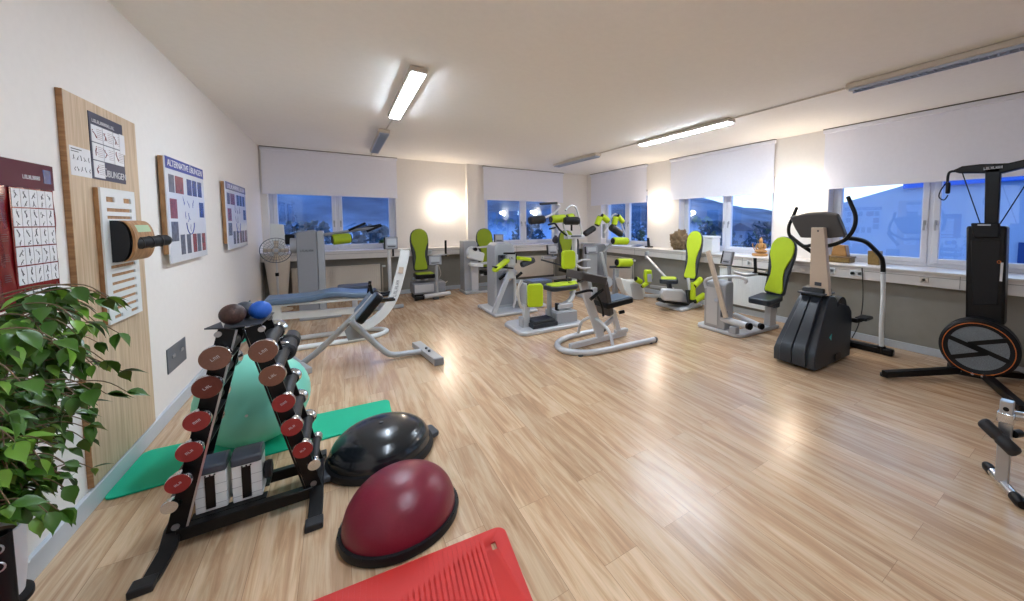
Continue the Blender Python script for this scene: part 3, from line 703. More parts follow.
for b in range(NB):
    s = stems[b % 3]; u = .12+.88*(b/NB); f = u*3; i = min(2, int(f)); p = V(s[i]).lerp(V(s[i+1]), f-i)
    a = rp.uniform(-2.0, 1.2) if b % 3 else rp.uniform(-.7, .9)
    L = rp.uniform(.13, .30)*(.8 if p.z < .8 else 1.05)
    d = V((math.cos(a), math.sin(a), rp.uniform(.0, .3)))
    pts = [p, p+d*L*.45+V((0, 0, .02)), p+d*L*.8, p+d*L+V((0, 0, -.06))]
    if min(q.x for q in pts) < XL+.06: continue
    tw.tube(pts, [.0035, .0014], 5, smooth=4)
    for k in range(10):
        q = .25+.75*k/9; c = pts[0].lerp(pts[2], min(1, q*1.1)) if q < .85 else pts[3]
        ad = V((rp.uniform(-.8, .8), rp.uniform(-.8, .8), rp.uniform(-1.5, -.15)))+d*.55
        s_ = rp.uniform(.036, .082)
        if (c+ad.normalized()*s_).x < XL+.03: continue
        leaf(lf if rp.random() < .8 else lf2, c, ad, s_, rp)
tw.build('stems', 'twig', t); lf.build('foliage', 'leaf', t, ang=80); lf2.build('young_foliage', 'leaf2', t, ang=80)
t = thing('plant_stand', 'dark round plant stand under the white pot at the left edge', 'stand', (-1.05, 2.17, 0))
B().lathe((-1.05, 2.17, .225), [(.10, 0), (.108, .004), (.108, .02), (.10, .025)], seg=36).build('stand_top', 'shellside', t)
for k in range(3):
    a = 2*PI*k/3+.4; B().tube([(-1.05+.07*math.cos(a), 2.17+.07*math.sin(a), .226), (-1.05+.095*math.cos(a), 2.17+.095*math.sin(a), 0)], .012, 10).build('leg', 'shellside', t)
t = thing('umbrella_tube', 'slim dark tube standing in front of the white plant pot', 'tube', (-.958, 2.08, 0))
B().lathe((-.958, 2.08, 0), [(.026, 0), (.028, .01), (.028, .53), (.022, .53), (.022, .50)], seg=28).build('tube_body', 'shellside', t)
for k in (0, 1):
    c = V((-.95, 2.045, .50-.06*k)); B().tube([c+V((.02*math.cos(a), -.004, .018*math.sin(a))) for a in [i*PI/8 for i in range(16)]], .0025, 6, closed=True).build('ring', 'steel', t)

# ================================================================== floor things, left
def foam_mat(name, label, corners, th, m, ribs=0, hole=None):
    # corners: near-left, near-right, far-right, far-left (floor points)
    c = [V((x, y, 0)) for x, y in corners]; n = 8; R = .06; P = []
    for i in range(4):
        a = c[i-1]-c[i]; b = c[(i+1) % 4]-c[i]; a.normalize(); b.normalize()
        p0 = c[i]+a*R; p1 = c[i]+b*R
        for k in range(n+1):
            u = k/n; P.append((p0*(1-u)**2+c[i]*2*u*(1-u)+p1*u*u))
    mb = MB(); cen = sum(c, V())/4
    t = thing(name, label, 'mat', (cen.x, cen.y, 0))
    return t, P, c
t, P, c = foam_mat('exercise_mat', 'green exercise mat lying under the gym ball by the left wall', [(-1.136, 3.19), (.31, 3.25), (.32, 3.66), (-1.13, 3.74)], .012, 'teal')
mb = MB(); mb.prism([p+V((0, 0, .001)) for p in P], (0, 0, .012)); mb.build('mat_foam', 'teal', t, bevel=.004)

# red mat: long edge from the camera side to its rounded corner, with a punched hanging hole
t = thing('exercise_mat', 'red ribbed exercise mat at the bottom edge, with a small hanging hole', 'mat', (.2, 1.45, 0))
A, Bc = V((.605, 1.80, .001)), V((-.30, 1.86, .001))
A = PZ(503, 527, .001); Bp = PZ(320, 601, .001); Cp = PZ(526, 601, .001)
e1 = (Bp-A).normalized(); e2 = (Cp-A).normalized(); e2 = (e2-e1*e1.dot(e2)).normalized()
LM, WM = 1.8, .60
def rp_(u, v): return A+e1*u+e2*v
out = []
for (cu, cv, a0) in ((.05, .05, 180), (WM*0+LM-.05, .05, 270), (LM-.05, WM-.05, 0), (.05, WM-.05, 90)):
    for k in range(7):
        a = math.radians(a0+15*k); out.append((cu+.05*math.cos(a), cv+.05*math.sin(a)))
bm_pts = [rp_(u, v) for u, v in out]
body = MB().prism(bm_pts, (0, 0, .014)).build('mat_foam', 'redmat', t)
hb = MB().obox(rp_(.072, .10)+V((0, 0, .008)), e1*.012, e2*.026, V((0, 0, .02)))
hole = hb.build('hole_cutter', 'redmat', t)
md = body.modifiers.new('hole', 'BOOLEAN'); md.object = hole; md.operation = 'DIFFERENCE'; md.solver = 'EXACT'
dg = bpy.context.evaluated_depsgraph_get(); me = bpy.data.meshes.new_from_object(body.evaluated_get(dg)); body.modifiers.clear(); body.data = me
bpy.data.objects.remove(hole)
rb = MB(); u = .12
while u < LM-.03: rb.obox(rp_(u, WM/2)+V((0, 0, .015)), e1*.006, e2*(WM/2-.012), V((0, 0, .0022))); u += .021
rb.build('ribs', 'redmat', t)

# gym ball
t = thing('gym_ball', 'large mint green gym ball behind the dumbbell rack', 'ball', (-.52, 3.47, .013))
bl = MB(); R = .312; prof = []
for i in range(49):
    a = -PI/2+PI*i/48; rr_ = R*math.cos(a); h = R+R*math.sin(a)
    if abs(a) < 1.2: rr_ -= .0016*(.5+.5*math.cos(i*PI))
    prof.append((rr_, h))
bl.lathe((-.52, 3.47, .013), prof, axis=(.0, 0, 1), seg=64).build('ball_skin', 'mint', t, ang=80)
B().cyl((-.52, 3.47-.31, .33), (-.52, 3.47-.316, .33), .008, seg=12).build('valve_plug', 'white', t)

# balance domes
def dome(c, R, Hh, m, name, label, group):
    return thing(name, label, 'balance trainer', c)
c = V((.225, 2.105, 0))
t = dome(c, .28, .2, 'wine', 'balance_dome', 'wine red half ball balance trainer beside the red mat', None)
st = B().lathe(c, [(.262, 0), (.277, .006), (.282, .03), (.277, .046), (.255, .050), (.24, .046)], seg=72)
for i in range(30):
    a = 2*PI*i/30; st.sph(c+V((.2745*math.cos(a), .2745*math.sin(a), .046)), .0045, seg=8, rings=6)
st.build('base_plate', 'shellside', t)
prof = [(.252, .045)]+[(.262*math.cos(a)**.82, .045+.222*math.sin(a)) for a in [PI/2*i/24 for i in range(24)]]+[(.0005, .267)]
B().lathe(c, prof, seg=72).build('rubber_dome', 'wine', t, ang=80)
c = V((.195, 2.80, 0))
t = dome(c, .31, .2, 'blackgloss', 'balance_dome', 'black half ball balance trainer on a flat base, behind the red one', None)
B().lathe(c, [(.29, 0), (.312, .008), (.318, .03), (.312, .05), (.29, .058), (.27, .052)], seg=72).build('base_plate', 'shellside', t)
for sg in (-1, 1):
    d = V((math.cos(math.radians(12)), math.sin(math.radians(12)), 0))*sg; n_ = V((-d.y, d.x, 0))
    B().outline(c+d*.30+V((0, 0, .012)), n_, d, [(-.085, 0), (.085, 0), (.07, .052), (.055, .06), (-.055, .06), (-.07, .052)], (0, 0, .034)).build('grip', 'darkgrey', t, bevel=.008)
prof = []
for i in range(31):
    a = PI/2*i/30; prof.append((.297*math.cos(a)**.7+(-.0025 if i in (7, 14, 20, 25) else 0), .052+.175*math.sin(a)))
B().lathe(c, prof, seg=72).build('rubber_dome', 'blackgloss', t, ang=80)
B().cyl(c+V((0, 0, .225)), c+V((0, 0, .231)), .012, seg=14).build('valve_plug', 'darkgrey', t)

# dumbbell rack: A-frame
RX = -.42; YFR, YBK = 2.52, 2.80
t = thing('dumbbell_rack', 'black A-shaped steel rack holding two sloping columns of dumbbells', 'rack', (RX, 2.66, 0))
rows = [(.092, .918, .058), (.122, .785, .054), (.160, .632, .048), (.188, .495, .047), (.228, .357, .044), (.270, .232, .030)]
for s in (-1, 1):
    top = V((RX+s*.045, 0, 1.035)); bot = V((RX+s*.262, 0, .085))
    d = (bot-top).normalized(); inn = V((-s*abs(d.z), 0, -abs(d.x)*1.0)).normalized()
    for Y in (YFR, YBK):
        p = B(); a = top.copy(); b = bot.copy(); a.y = b.y = Y
        # stepped plate: sloping bar with notches for the dumbbells
        prf = []
        nrm = V((s, 0, .225)).normalized()
        pts = [a-nrm*.030]
        pts2 = [a+nrm*.035]
        for (dx, z, r) in rows:
            q = V((RX+s*dx, Y, z)); base = a+d*((q-a).dot(d))
            pts2 += [base-d*r*.62+nrm*.036, base-d*r*.40+nrm*.008, base+d*r*.40+nrm*.008, base+d*r*.62+nrm*.036]
        pts2 += [b+nrm*.036]; pts3 = [b-nrm*.030]
        p.prism(pts+pts3+pts2[::-1], (0, .012, 0)); p.build('side_plate', 'black', t, bevel=.0015)
        B().cyl(V((b.x+s*.0, Y-.008, b.z+.03)), V((b.x, Y+.02, b.z+.03)), .014, seg=14).build('bolt', 'steel', t)
        B().cyl(V((a.x+s*.035, Y-.008, a.z-.02)), V((a.x+s*.035, Y+.02, a.z-.02)), .014, seg=14).build('bolt', 'steel', t)
    # polished inner edge strip
    a = top.copy(); b = bot.copy(); a.y = b.y = YFR-.006
    B().beam(a-nrm*.034, b-nrm*.034, .008, .008, side=(0, 1, 0)).build('edge_strip', 'steel' if s < 0 else 'black', t)
    # shelf strips joining front and back plates under the dumbbells
    for (dx, z, r) in rows:
        q = V((RX+s*dx, 0, z)); base = top+d*((q-V((top.x, 0, top.z))).dot(d))
        B().obox(V((base.x, (YFR+YBK)/2, base.z))+d*r*.75, V((0, (YBK-YFR)/2, 0)), nrm*.03, d*.004).build('cradle_strip', 'black', t)
    # bent foot running forward and back
    f = MB(); f.fwh = (.062, .022)
    fx = RX+s*.275; o1, o2 = (.036, .022) if s < 0 else (-.005, -.004)
    f.tube([(fx+s*o1, 2.29, .012), (fx+s*o2, 2.36, .014), (fx, 2.46, .05), (fx, 2.54, .095), (fx, 2.66, .10), (fx, 2.78, .095), (fx, 2.86, .05), (fx+s*o2, 2.96, .014), (fx+s*o1, 3.02, .012)], 1, 4, flat=(0, 0, 1))
    f.build('foot', 'black', t, bevel=.004)
    for Y in (2.315, 2.995): B().obox((fx+s*o1, Y, .018), (.038, 0, 0), (0, .035, 0), (0, 0, .017)).build('rubber_foot', 'rubber', t, bevel=.005)
B().box((RX-.26, 2.50, .045), (RX+.26, 2.545, .105)).build('cross_bar', 'black', t, bevel=.004)
B().box((RX-.26, 2.78, .045), (RX+.26, 2.82, .105)).build('cross_bar', 'black', t, bevel=.004)
B().box((RX-.22, 2.545, .098), (RX+.06, 2.60, .107)).build('tray_rail', 'black', t)
B().box((RX-.22, 2.665, .098), (RX+.06, 2.79, .107)).build('tray_rail', 'black', t)
# top tray
tr_ = MB()
tr_.outline((RX, 2.66, 1.037), (1, 0, 0), (0, 1, 0), [(-.06, -.14), (.08, -.13), (.10, .15), (-.10, .15)], (0, 0, .006))
tr_.outline((RX, 2.66, 1.037), (1, 0, 0), (0, 1, 0), [(-.135, -.10), (-.06, -.14), (-.10, .03)], (0, 0, .006))
tr_.build('top_tray', 'darkgrey', t)
B().outline((RX-.03, 2.80, 1.043), (1, 0, 0), (0, 0, 1), [(-.04, 0), (.04, 0), (.03, .085)], (0, .006, 0)).build('tray_tab', 'darkgrey', t)
# balls on the tray
tag(B().sph((RX-.035, 2.58, 1.044+.052), .052, (1, 1, 1)).build('massage_ball', mat('speckled_ball', (92, 62, 56), .5, noise_amt=1., noise_scale=70, bump=.8, bump_scale=120)), 'speckled dark brown ball on top of the dumbbell rack', 'ball')
tag(B().sph((RX+.062, 2.65, 1.044+.048), .048, (1.0, 1, 1)).build('massage_ball', 'blueball'), 'bright blue ball on top of the dumbbell rack', 'ball')
tag(B().sph((RX-.01, 2.715, 1.044+.045), .045).build('massage_ball', 'darkgrey'), 'dark grey ball half hidden behind the speckled one on the rack', 'ball')

def dumbbell(s, i, mtop, label):
    dx, z, r = rows[i]
    if s < 0: dx -= .012*(1-i/5)
    # sits in the notch
    x = RX+s*dx
    L = .48 if i < 2 else (.42 if i < 5 else .34)
    y0 = 2.445; hl = .075 if i < 2 else .06
    t = thing('dumbbell', label, 'dumbbell', (x, 2.66, z), 'dumbbells on the A-shaped rack')
    if i == 5:
        y0 = 2.49; hl = .05
    B().lathe((x, y0, z), [(r*.96, 0), (r, .004), (r, hl*.35), (r*.80, hl*.6), (r*.80, hl)], axis=(0, 1, 0), seg=36).build('head', 'chrome', t, ang=30)
    B().cyl((x, y0+hl, z), (x, y0+L-hl, z), r*.62, seg=28).build('handle', 'rubber', t)
    B().lathe((x, y0+L, z), [(r*.96, 0), (r, .004), (r, hl*.35), (r*.80, hl*.6), (r*.80, hl)], axis=(0, -1, 0), seg=36).build('head', 'chrome', t, ang=30)
    if mtop:
        B().cyl((x, y0-.002, z), (x, y0+.001, z), r*.97, seg=36).build('end_disc', mtop, t)
        marks('weight_number', (x, y0-.0025, z), (.85, 0, .5), (-.5, 0, .85), r*.62, r*.24, 'silver', t, 3, i+3)
        
nm = ['top', 'second', 'third', 'fourth', 'fifth']
cl = {0: 'browndisc', 1: 'darkdisc', 2: 'reddisc', 3: 'reddisc', 4: 'reddisc', 5: None}
cr = {0: 'browndisc', 1: 'browndisc', 2: 'reddisc', 3: 'reddisc', 4: 'reddisc', 5: None}
word = {'browndisc': 'bronze brown', 'darkdisc': 'dark reddish brown', 'reddisc': 'red'}
for i in range(6):
    if i < 5:
        dumbbell(-1, i, cl[i], 'dumbbell with %s end, %s from top, rack column nearer the wall' % (word[cl[i]], ['first', 'second', 'third', 'fourth', 'fifth'][i]))
        dumbbell(1, i, cr[i], 'dumbbell with %s end, %s from top, rack column away from wall' % (word[cr[i]], ['first', 'second', 'third', 'fourth', 'fifth'][i]))
    else:
        dumbbell(-1, i, None, 'small plain chrome dumbbell at the foot of the column nearer the wall')
        dumbbell(1, i, None, 'small plain chrome dumbbell at the foot of the column away from the wall')
# black rubber grip weight behind the second row
t = thing('hand_weight', 'black rubber hand weight sticking up behind the right column of dumbbells', 'weight', (-.30, 3.15, .75))
B().lathe((-.285, 2.86, .78), [(.04, 0), (.052, .01), (.052, .09), (.043, .1), (.043, .2), (.055, .21), (.055, .29), (.048, .30), (.048, .36), (.035, .37)], axis=(0, 1, .02), seg=28).build('grip', 'rubber', t)
B().tube([(-.30, 2.81, .76), (-.30, 2.94, .765)], .014, 10).build('rod', 'steel', t)

# two stacked weight blocks on the tray
LASTBLOCK = [None]
def block(x, label):
    t = thing('weight_block', label, 'weight', (x, 2.64, .107), 'weight blocks standing on the rack tray')
    LASTBLOCK[0] = t
    w = .058; y0, y1, z0, z1 = 2.575, 2.70, .108, .30
    B().box((x-w, y0, z0), (x+w, y1, z1)).build('weight_case', 'white', t, bevel=.004)
    k = MB()
    for q in range(3): k.box((x-w-.001, y0-.001, z0+.03+q*.05), (x+w+.001, y0+.02, z0+.032+q*.05))
    k.build('plate_lines', 'silverd', t, smooth=False)
    B().box((x-.02, y0-.005, z0+.015), (x+.016, y0+.002, z1-.01)).build('selector_slot', 'black', t, bevel=.002)
    B().outline((x-w-.002, 0, 0), (0, 1, 0), (0, 0, 1), [(y0-.006, z1+.0), (y0-.006, z1+.04), (y0+.03, z1+.058), (y0+.07, z1+.062), (y0+.11, z1+.052), (y1+.004, z1+.03), (y1+.004, z1)], (2*w+.004, 0, 0)).build('grip_cover', 'padgrey', t, bevel=.008)
    B().box((x-w*.9, y0-.003, z1-.012), (x+w*.9, y0+.01, z1-.001)).build('scale_strip', 'white', t)
    for q in (-.012, .0, .012): B().cyl((x+q*1.4, y0-.005, z1-.006), (x+q*1.4, y0, z1-.006), .004, seg=8).build('scale_dot', 'black', t)
block(-.57, 'silver weight block with grey cap, nearer the wall on the rack tray')
block(-.435, 'silver weight block with grey cap and a black side knob on the rack tray')
B().lathe((-.377, 2.64, .21), [(.02, 0), (.045, .004), (.05, .02), (.045, .034), (.02, .038)], axis=(1, 0, 0), seg=10).build('adjusting_knob', 'rubber', LASTBLOCK[0])

# ================================================================== training machines
MG = 'grey training machines with lime upholstery'
def backrest(t, c, U, N, w, cush='green', shell='charcoal', depth=.07):
    c, U, N = V(c), V(U), V(N).normalized(); H = U.length; u = U.normalized(); S = u.cross(N).normalized(); N = S.cross(u).normalized()
    if N.dot(V(N)) < 0: N = -N
    def out(tab, k=1.):
        L = [(a*w*k, b*H) for b, a in tab]
        return [(a, b) for a, b in L]+[(-a, b) for a, b in L[::-1]]
    sh = [(0, .30), (.02, .37), (.06, .40), (.2, .40), (.36, .41), (.5, .45), (.62, .49), (.72, .50), (.82, .48), (.9, .42), (.96, .31), (.99, .17), (1.0, .05)]
    cu = [(.03, .28), (.05, .34), (.10, .35), (.2, .30), (.33, .245), (.45, .26), (.56, .34), (.66, .43), (.75, .455), (.84, .44), (.91, .37), (.955, .27), (.98, .14), (.985, .04)]
    bo = B().outline(c-N*depth*.5, S, u, out(sh), N*depth).build('backrest', shell, t, bevel=.012, ang=50)
    B().outline(c+N*depth*.45, S, u, out(cu), N*.03).build('back_cushion', cush, bo, bevel=.010, ang=50)
def roller(t, p, q, r, m='green', caps='shellside', name='roller_pad'):
    p, q = V(p), V(q); d = q-p; L = d.length
    o = B().lathe(p, [(r*.45, 0), (r*.8, r*.12), (r*.96, r*.35), (r, r*.6), (r, L-r*.6), (r*.96, L-r*.35), (r*.8, L-r*.12), (r*.45, L)] if name == 'foam_roller' else [(r*.86, 0), (r, r*.15), (r, L-r*.15), (r*.86, L)], axis=d, seg=28).build(name, m, t, ang=40)
    e = d.normalized()
    if name == 'foam_roller': return
    B().cyl(p-e*.012, p+e*.001, r*.8, seg=24).build('roller_cap', caps, o)
    B().cyl(q-e*.001, q+e*.012, r*.8, seg=24).build('roller_cap', caps, o)
def pad(t, c, U, W_, N, name='seat', m='padgrey', m2=None, r=.04):
    # padded board: half-axes U, W_, thickness vector N
    c, U, W_, N = V(c), V(U), V(W_), V(N); a, b = U.length, W_.length; u, w = U.normalized(), W_.normalized()
    r = min(r, a*.9, b*.9)
    o = B().outline(c-N*.5, u, w, rrect(2*a, 2*b, r), N).build(name, m, t, bevel=min(.014, N.length*.3), ang=50)
    if m2: B().outline(c+N*.45, u, w, rrect(2*a*.86, 2*b*.84, r*.9), N.normalized()*.018).build('cushion', m2, o, bevel=.007, ang=50)
def display(t, c, N, w=.17, h=.15, m='greymach', tilt=.25):
    c, N = V(c), V(N).normalized(); S = V((0, 0, 1)).cross(N).normalized(); u = N.cross(S).normalized()
    N2 = (N+V((0, 0, tilt))).normalized(); u = N2.cross(S).normalized()
    d = B().obox(c, S*w/2, u*h/2, N2*.022).build('display', m, t, bevel=.01)
    B().obox(c-S*(w/2+.008), S*.012, u*h*.48, N2*.026).build('display_edge', 'shellside', d, bevel=.004)
    B().obox(c+N2*.0225+u*h*.1, S*w*.36, u*h*.25, N2*.001).build('screen', 'silverd', d)
    B().obox(c+N2*.0225-u*h*.30, S*w*.3, u*h*.05, N2*.0012).build('key_strip', 'darkgrey', d)
def tubes(t, name, m, *paths):
    for p, r, s in paths: B().tube(p, r, 14, smooth=s).build(name, m, t, ang=50)
def bars(t, name, m, *lst, bev=.006):
    for a in lst:
        p, q, w, h = a[:4]; B().beam(p, q, w, h, side=a[4] if len(a) > 4 else None).build(name, m, t, bevel=bev)

# ------------------------------------------------------------------ sit-up bench with swept white arm
t = thing('sit_up_bench', 'white framed bench with blue grey pad and tall swept arm', 'bench', (-.1, 6.0, 0))
U = B(); U.fwh = (.07, .05)
U.tube([(-.85, 5.74, .03), (-.3, 5.74, .03), (.2, 5.75, .03), (.42, 5.82, .03), (.52, 5.98, .03), (.42, 6.14, .03), (.2, 6.22, .03), (-.3, 6.23, .03), (-.85, 6.23, .03)], .032, 14, smooth=7)
U.build('floor_loop', 'white', t, ang=60)
bars(t, 'cross_bar', 'white', ((-.82, 5.74, .04), (-.82, 6.23, .04), .06, .05))
bars(t, 'leg', 'white', ((-.66, 6.0, .04), (-.66, 6.0, .56), .09, .06, (0, 1, 0)))
bars(t, 'frame_beam', 'white', ((-.66, 6.0, .40), (.30, 6.0, .36), .05, .09), ((-.72, 6.0, .555), (.34, 6.0, .53), .06, .05))
sw = B(); sw.rect([(-.05, 6.0, .10), (.12, 6.0, .10), (.32, 6.0, .155), (.50, 6.0, .30), (.63, 6.0, .52), (.71, 6.0, .80), (.76, 6.0, 1.0), (.79, 6.0, 1.17)], .075, .12, smooth=6, upv=(1, 0, 1))
sw.build('swept_arm', 'white', t, bevel=.008, ang=50)
bars(t, 'arm_plate', 'beige', ((.715, 5.938, .84), (.73, 5.938, .93), .06, .003, (0, 1, 0)), bev=.0005)
marks('lettering', (.655, 5.938, .63), (.22, 0, 1), (-1, 0, .22), .24, .04, 'greymach', t)
p = B(); pts = []
for i in range(21):
    x = -.76+1.10*i/20; pts.append((x, .57+.045*math.exp(-((i/20-.62)/.17)**2)-.02*(i/20)))
top = [(x, z+.075) for x, z in pts]
p.prism([(x, 5.80, z) for x, z in pts]+[(x, 5.80, z) for x, z in top[::-1]], (0, .40, 0)); p.build('bench_pad', 'padblue', t, bevel=.022, ang=60, seg=3)
bars(t, 'pad_rail', 'white', ((-.74, 5.86, .562), (.30, 5.86, .54), .03, .03), ((-.74, 6.14, .562), (.30, 6.14, .54), .03, .03))
tubes(t, 'foot_bar', 'black', ([(.40, 5.78, .50), (.62, 5.78, .50)], .018, 0), ([(.40, 6.22, .50), (.62, 6.22, .50)], .018, 0))
tubes(t, 'grip_post', 'black', ([(.30, 5.83, .56), (.33, 5.80, .78)], .018, 0))

# ------------------------------------------------------------------ back extension stand in front of it
t = thing('back_extension', 'silver X-shaped back extension stand with black hip pads', 'bench', (.2, 4.75, 0))
tubes(t, 'frame_tube', 'silverd', ([(.78, 4.70, .05), (.62, 4.72, .05), (.47, 4.73, .06), (.38, 4.74, .12), (.22, 4.75, .32), (.08, 4.76, .50)], .032, 5),
      ([(-.36, 5.02, .05), (-.24, 4.98, .15), (-.08, 4.90, .32), (.08, 4.82, .50), (.2, 4.78, .62)], .032, 3))
bars(t, 'foot', 'silverd', ((.86, 4.27, .045), (.76, 5.04, .045), .10, .065))
bars(t, 'foot', 'silverd', ((-.30, 4.74, .04), (-.52, 5.38, .04), .07, .06))
B().obox((.862, 4.262, .045), (.052, 0, 0), (0, .02, 0), (0, 0, .04)).build('end_cap', 'greymach', t, bevel=.008)
for k in (0, 1): B().cyl((.82-.01*k, 4.55+.12*k, .07), (.82-.01*k, 4.55+.12*k, .10), .014, seg=12).build('bolt', 'darkgrey', t)
B().prism([(.02, 4.77, .40), (.10, 4.76, .49), (.27, 4.75, .30), (.05, 4.76, .29)], (0, .006, 0)).build('gusset_plate', 'greymach', t)
bars(t, 'pad_post', 'silver', ((.09, 4.78, .50), (.30, 4.74, .76), .05, .03, (0, 1, 0)))
for y, nm_ in ((4.58, 0), (4.90, 1)):
    pad(t, (.245, y, .66), V((.62, 0, .78))*.17, (0, .125, 0), V((-.78, 0, .62))*.075, 'hip_pad', 'black', r=.05)
    B().obox(V((.245, y, .66))+V((-.78, 0, .62))*.04, V((.62, 0, .78))*.15, (0, .10, 0), V((-.78, 0, .62))*.004).build('pad_cover', 'padblue', t, bevel=.003)
tubes(t, 'hand_grip', 'black', ([(.28, 4.68, .80), (.26, 4.66, .90)], .016, 0), ([(.34, 4.78, .70), (.50, 4.78, .70)], .016, 0))

# ------------------------------------------------------------------ pedestal fan in the corner
t = thing('pedestal_fan', 'grey pedestal fan with beige blades in the far left corner', 'fan', (-.93, 8.62, 0))
c = V((-.905, 8.50, 1.08)); N_ = V((.12, -1, .05)).normalized(); S_ = N_.cross(V((0, 0, 1))).normalized(); U_ = S_.cross(N_)
cg = B(); R_ = .215
for rr_ in (.06, .12, .17): cg.tube([c+N_*(.07-.05*rr_/.2)+S_*rr_*math.cos(a)+U_*rr_*math.sin(a) for a in [2*PI*i/28 for i in range(28)]], .0022, 6, closed=True)
for k in range(28):
    a = 2*PI*k/28; d_ = S_*math.cos(a)+U_*math.sin(a); cg.tube([c+N_*.07+d_*.04, c+N_*.06+d_*.14, c+d_*R_, c-N_*.06+d_*.14, c-N_*.07+d_*.04], .0018, 5)
cg.tube([c+S_*R_*math.cos(a)+U_*R_*math.sin(a) for a in [2*PI*i/32 for i in range(32)]], .006, 8, closed=True)
cg.build('fan_cage', 'fanmesh', t)
for k in range(4):
    a = PI/2*k+.05; d_ = S_*math.cos(a)+U_*math.sin(a); e_ = -S_*math.sin(a)+U_*math.cos(a)
    B().prism([c+d_*.03-e_*.025, c+d_*.03+e_*.025, c+d_*.17+e_*.035+N_*.02, c+d_*.17-e_*.035-N_*.01], N_*.004).build('fan_blade', 'fanblade', t)
B().cyl(c-N_*.12, c+N_*.06, .04, .03, 20).build('motor_housing', 'fanblade', t)
B().cyl(c+N_*.06, c+N_*.078, .032, seg=20).build('hub_cap', 'steel', t)
tubes(t, 'pole', 'silver', ([c-N_*.10, c-N_*.10+V((0, 0, -.45))], .012, 0), ([c-N_*.10+V((0, 0, -.42)), V((c.x-N_.x*.1, c.y-N_.y*.1, .03))], .016, 0))
B().cyl(c-N_*.10+V((0, 0, -.46)), c-N_*.10+V((0, 0, -.40)), .026, seg=14).build('height_collar', 'black', t)
B().lathe((c.x-N_.x*.1, c.y-N_.y*.1, 0), [(.20, 0), (.20, .015), (.05, .04), (.02, .05)], seg=32).build('base_disc', 'fanblade', t)
# white floor speaker-like cone tapering below
t = thing('tapered_bin', 'tapering pale wicker stand behind the pedestal fan', 'stand', (-.93, 8.80, 0))
B().lathe((-.93, 8.86, 0), [(.10, 0), (.11, .02), (.19, .95), (.19, .97), (.02, .97)], seg=24).build('stand_body', 'rad', t)
tag(B().outline((-.90, 8.74, .97), (.25, .02, 0), (0, 0, 1), [(-.45, 0), (.45, 0), (.36, .56), (-.40, .58)], (0, .03, 0)).build('white_board', 'white', bevel=.004), 'white board leaning in the corner behind the fan', 'board')

# ------------------------------------------------------------------ grey tower machine with lime roller (behind the bench)
t = thing('leg_machine', 'grey tower machine with raised lime roller arm, by the left back window', 'training machine', (-.2, 7.7, 0), MG)
B().outline((-.40, 7.45, 0), (1, 0, 0), (0, 0, 1), [(-.15, 0), (.11, 0), (.11, 1.42), (.08, 1.45), (-.13, 1.42), (-.15, 1.39)], (.0, .42, 0)).build('tower', 'greymach', t, bevel=.015)
B().box((-.285, 7.47, .02), (-.20, 7.86, 1.43)).build('tower_side', 'silverd', t, bevel=.006)
marks('lettering', (-.42, 7.446, 1.12), (1, 0, 0), (0, 0, 1), .17, .035, 'darkgrey', t, 8)
B().cyl((-.63, 7.6, 1.20), (-.50, 7.6, 1.20), .12, seg=28).build('cam_disc', 'silverd', t)
B().box((-.70, 7.62, 1.22), (-.58, 7.75, 1.38)).build('motor_box', 'black', t, bevel=.02)
for k in (0, 1): tubes(t, 'swing_arm', 'greymach', ([(-.24, 7.55+.12*k, 1.36), (.02, 7.5+.12*k, 1.40), (.30, 7.45+.12*k, 1.45), (.52, 7.4+.12*k, 1.47)], .025, 3))
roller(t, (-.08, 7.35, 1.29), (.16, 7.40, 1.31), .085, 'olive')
tubes(t, 'hand_grip', 'black', ([(.14, 7.30, 1.44), (.38, 7.30, 1.56)], .020, 0), ([(.30, 7.55, 1.45), (.62, 7.5, 1.53)], .022, 0), ([(.40, 7.4, 1.42), (.62, 7.38, 1.52)], .020, 0))
tubes(t, 'display_post', 'silver', ([(.74, 7.6, .05), (.74, 7.6, 1.14)], .028, 0))
display(t, (.78, 7.56, 1.20), (-.1, -1, 0), .20, .22)
B().box((.79, 7.58, .96), (.82, 7.62, 1.12)).build('pin_holder', 'black', t, bevel=.005)
B().box((-.55, 7.42, 0), (.0, 7.95, .05)).build('base_plate', 'silverd', t, bevel=.012)
bars(t, 'base_rail', 'silverd', ((-.05, 7.62, .035), (.95, 7.62, .035), .12, .05), ((.62, 7.35, .035), (.62, 7.95, .035), .12, .05))
bars(t, 'seat_post', 'silver', ((.20, 7.7, .05), (.20, 7.7, .40), .08, .08, (0, 1, 0)))
pad(t, (.20, 7.68, .44), (.24, 0, 0), (0, .20, 0), (0, 0, .08), 'seat', 'padgrey')
tubes(t, 'foot_bar', 'black', ([(.35, 7.4, .34), (.76, 7.4, .34)], .022, 0), ([(.35, 7.4, .20), (.76, 7.4, .20)], .022, 0))

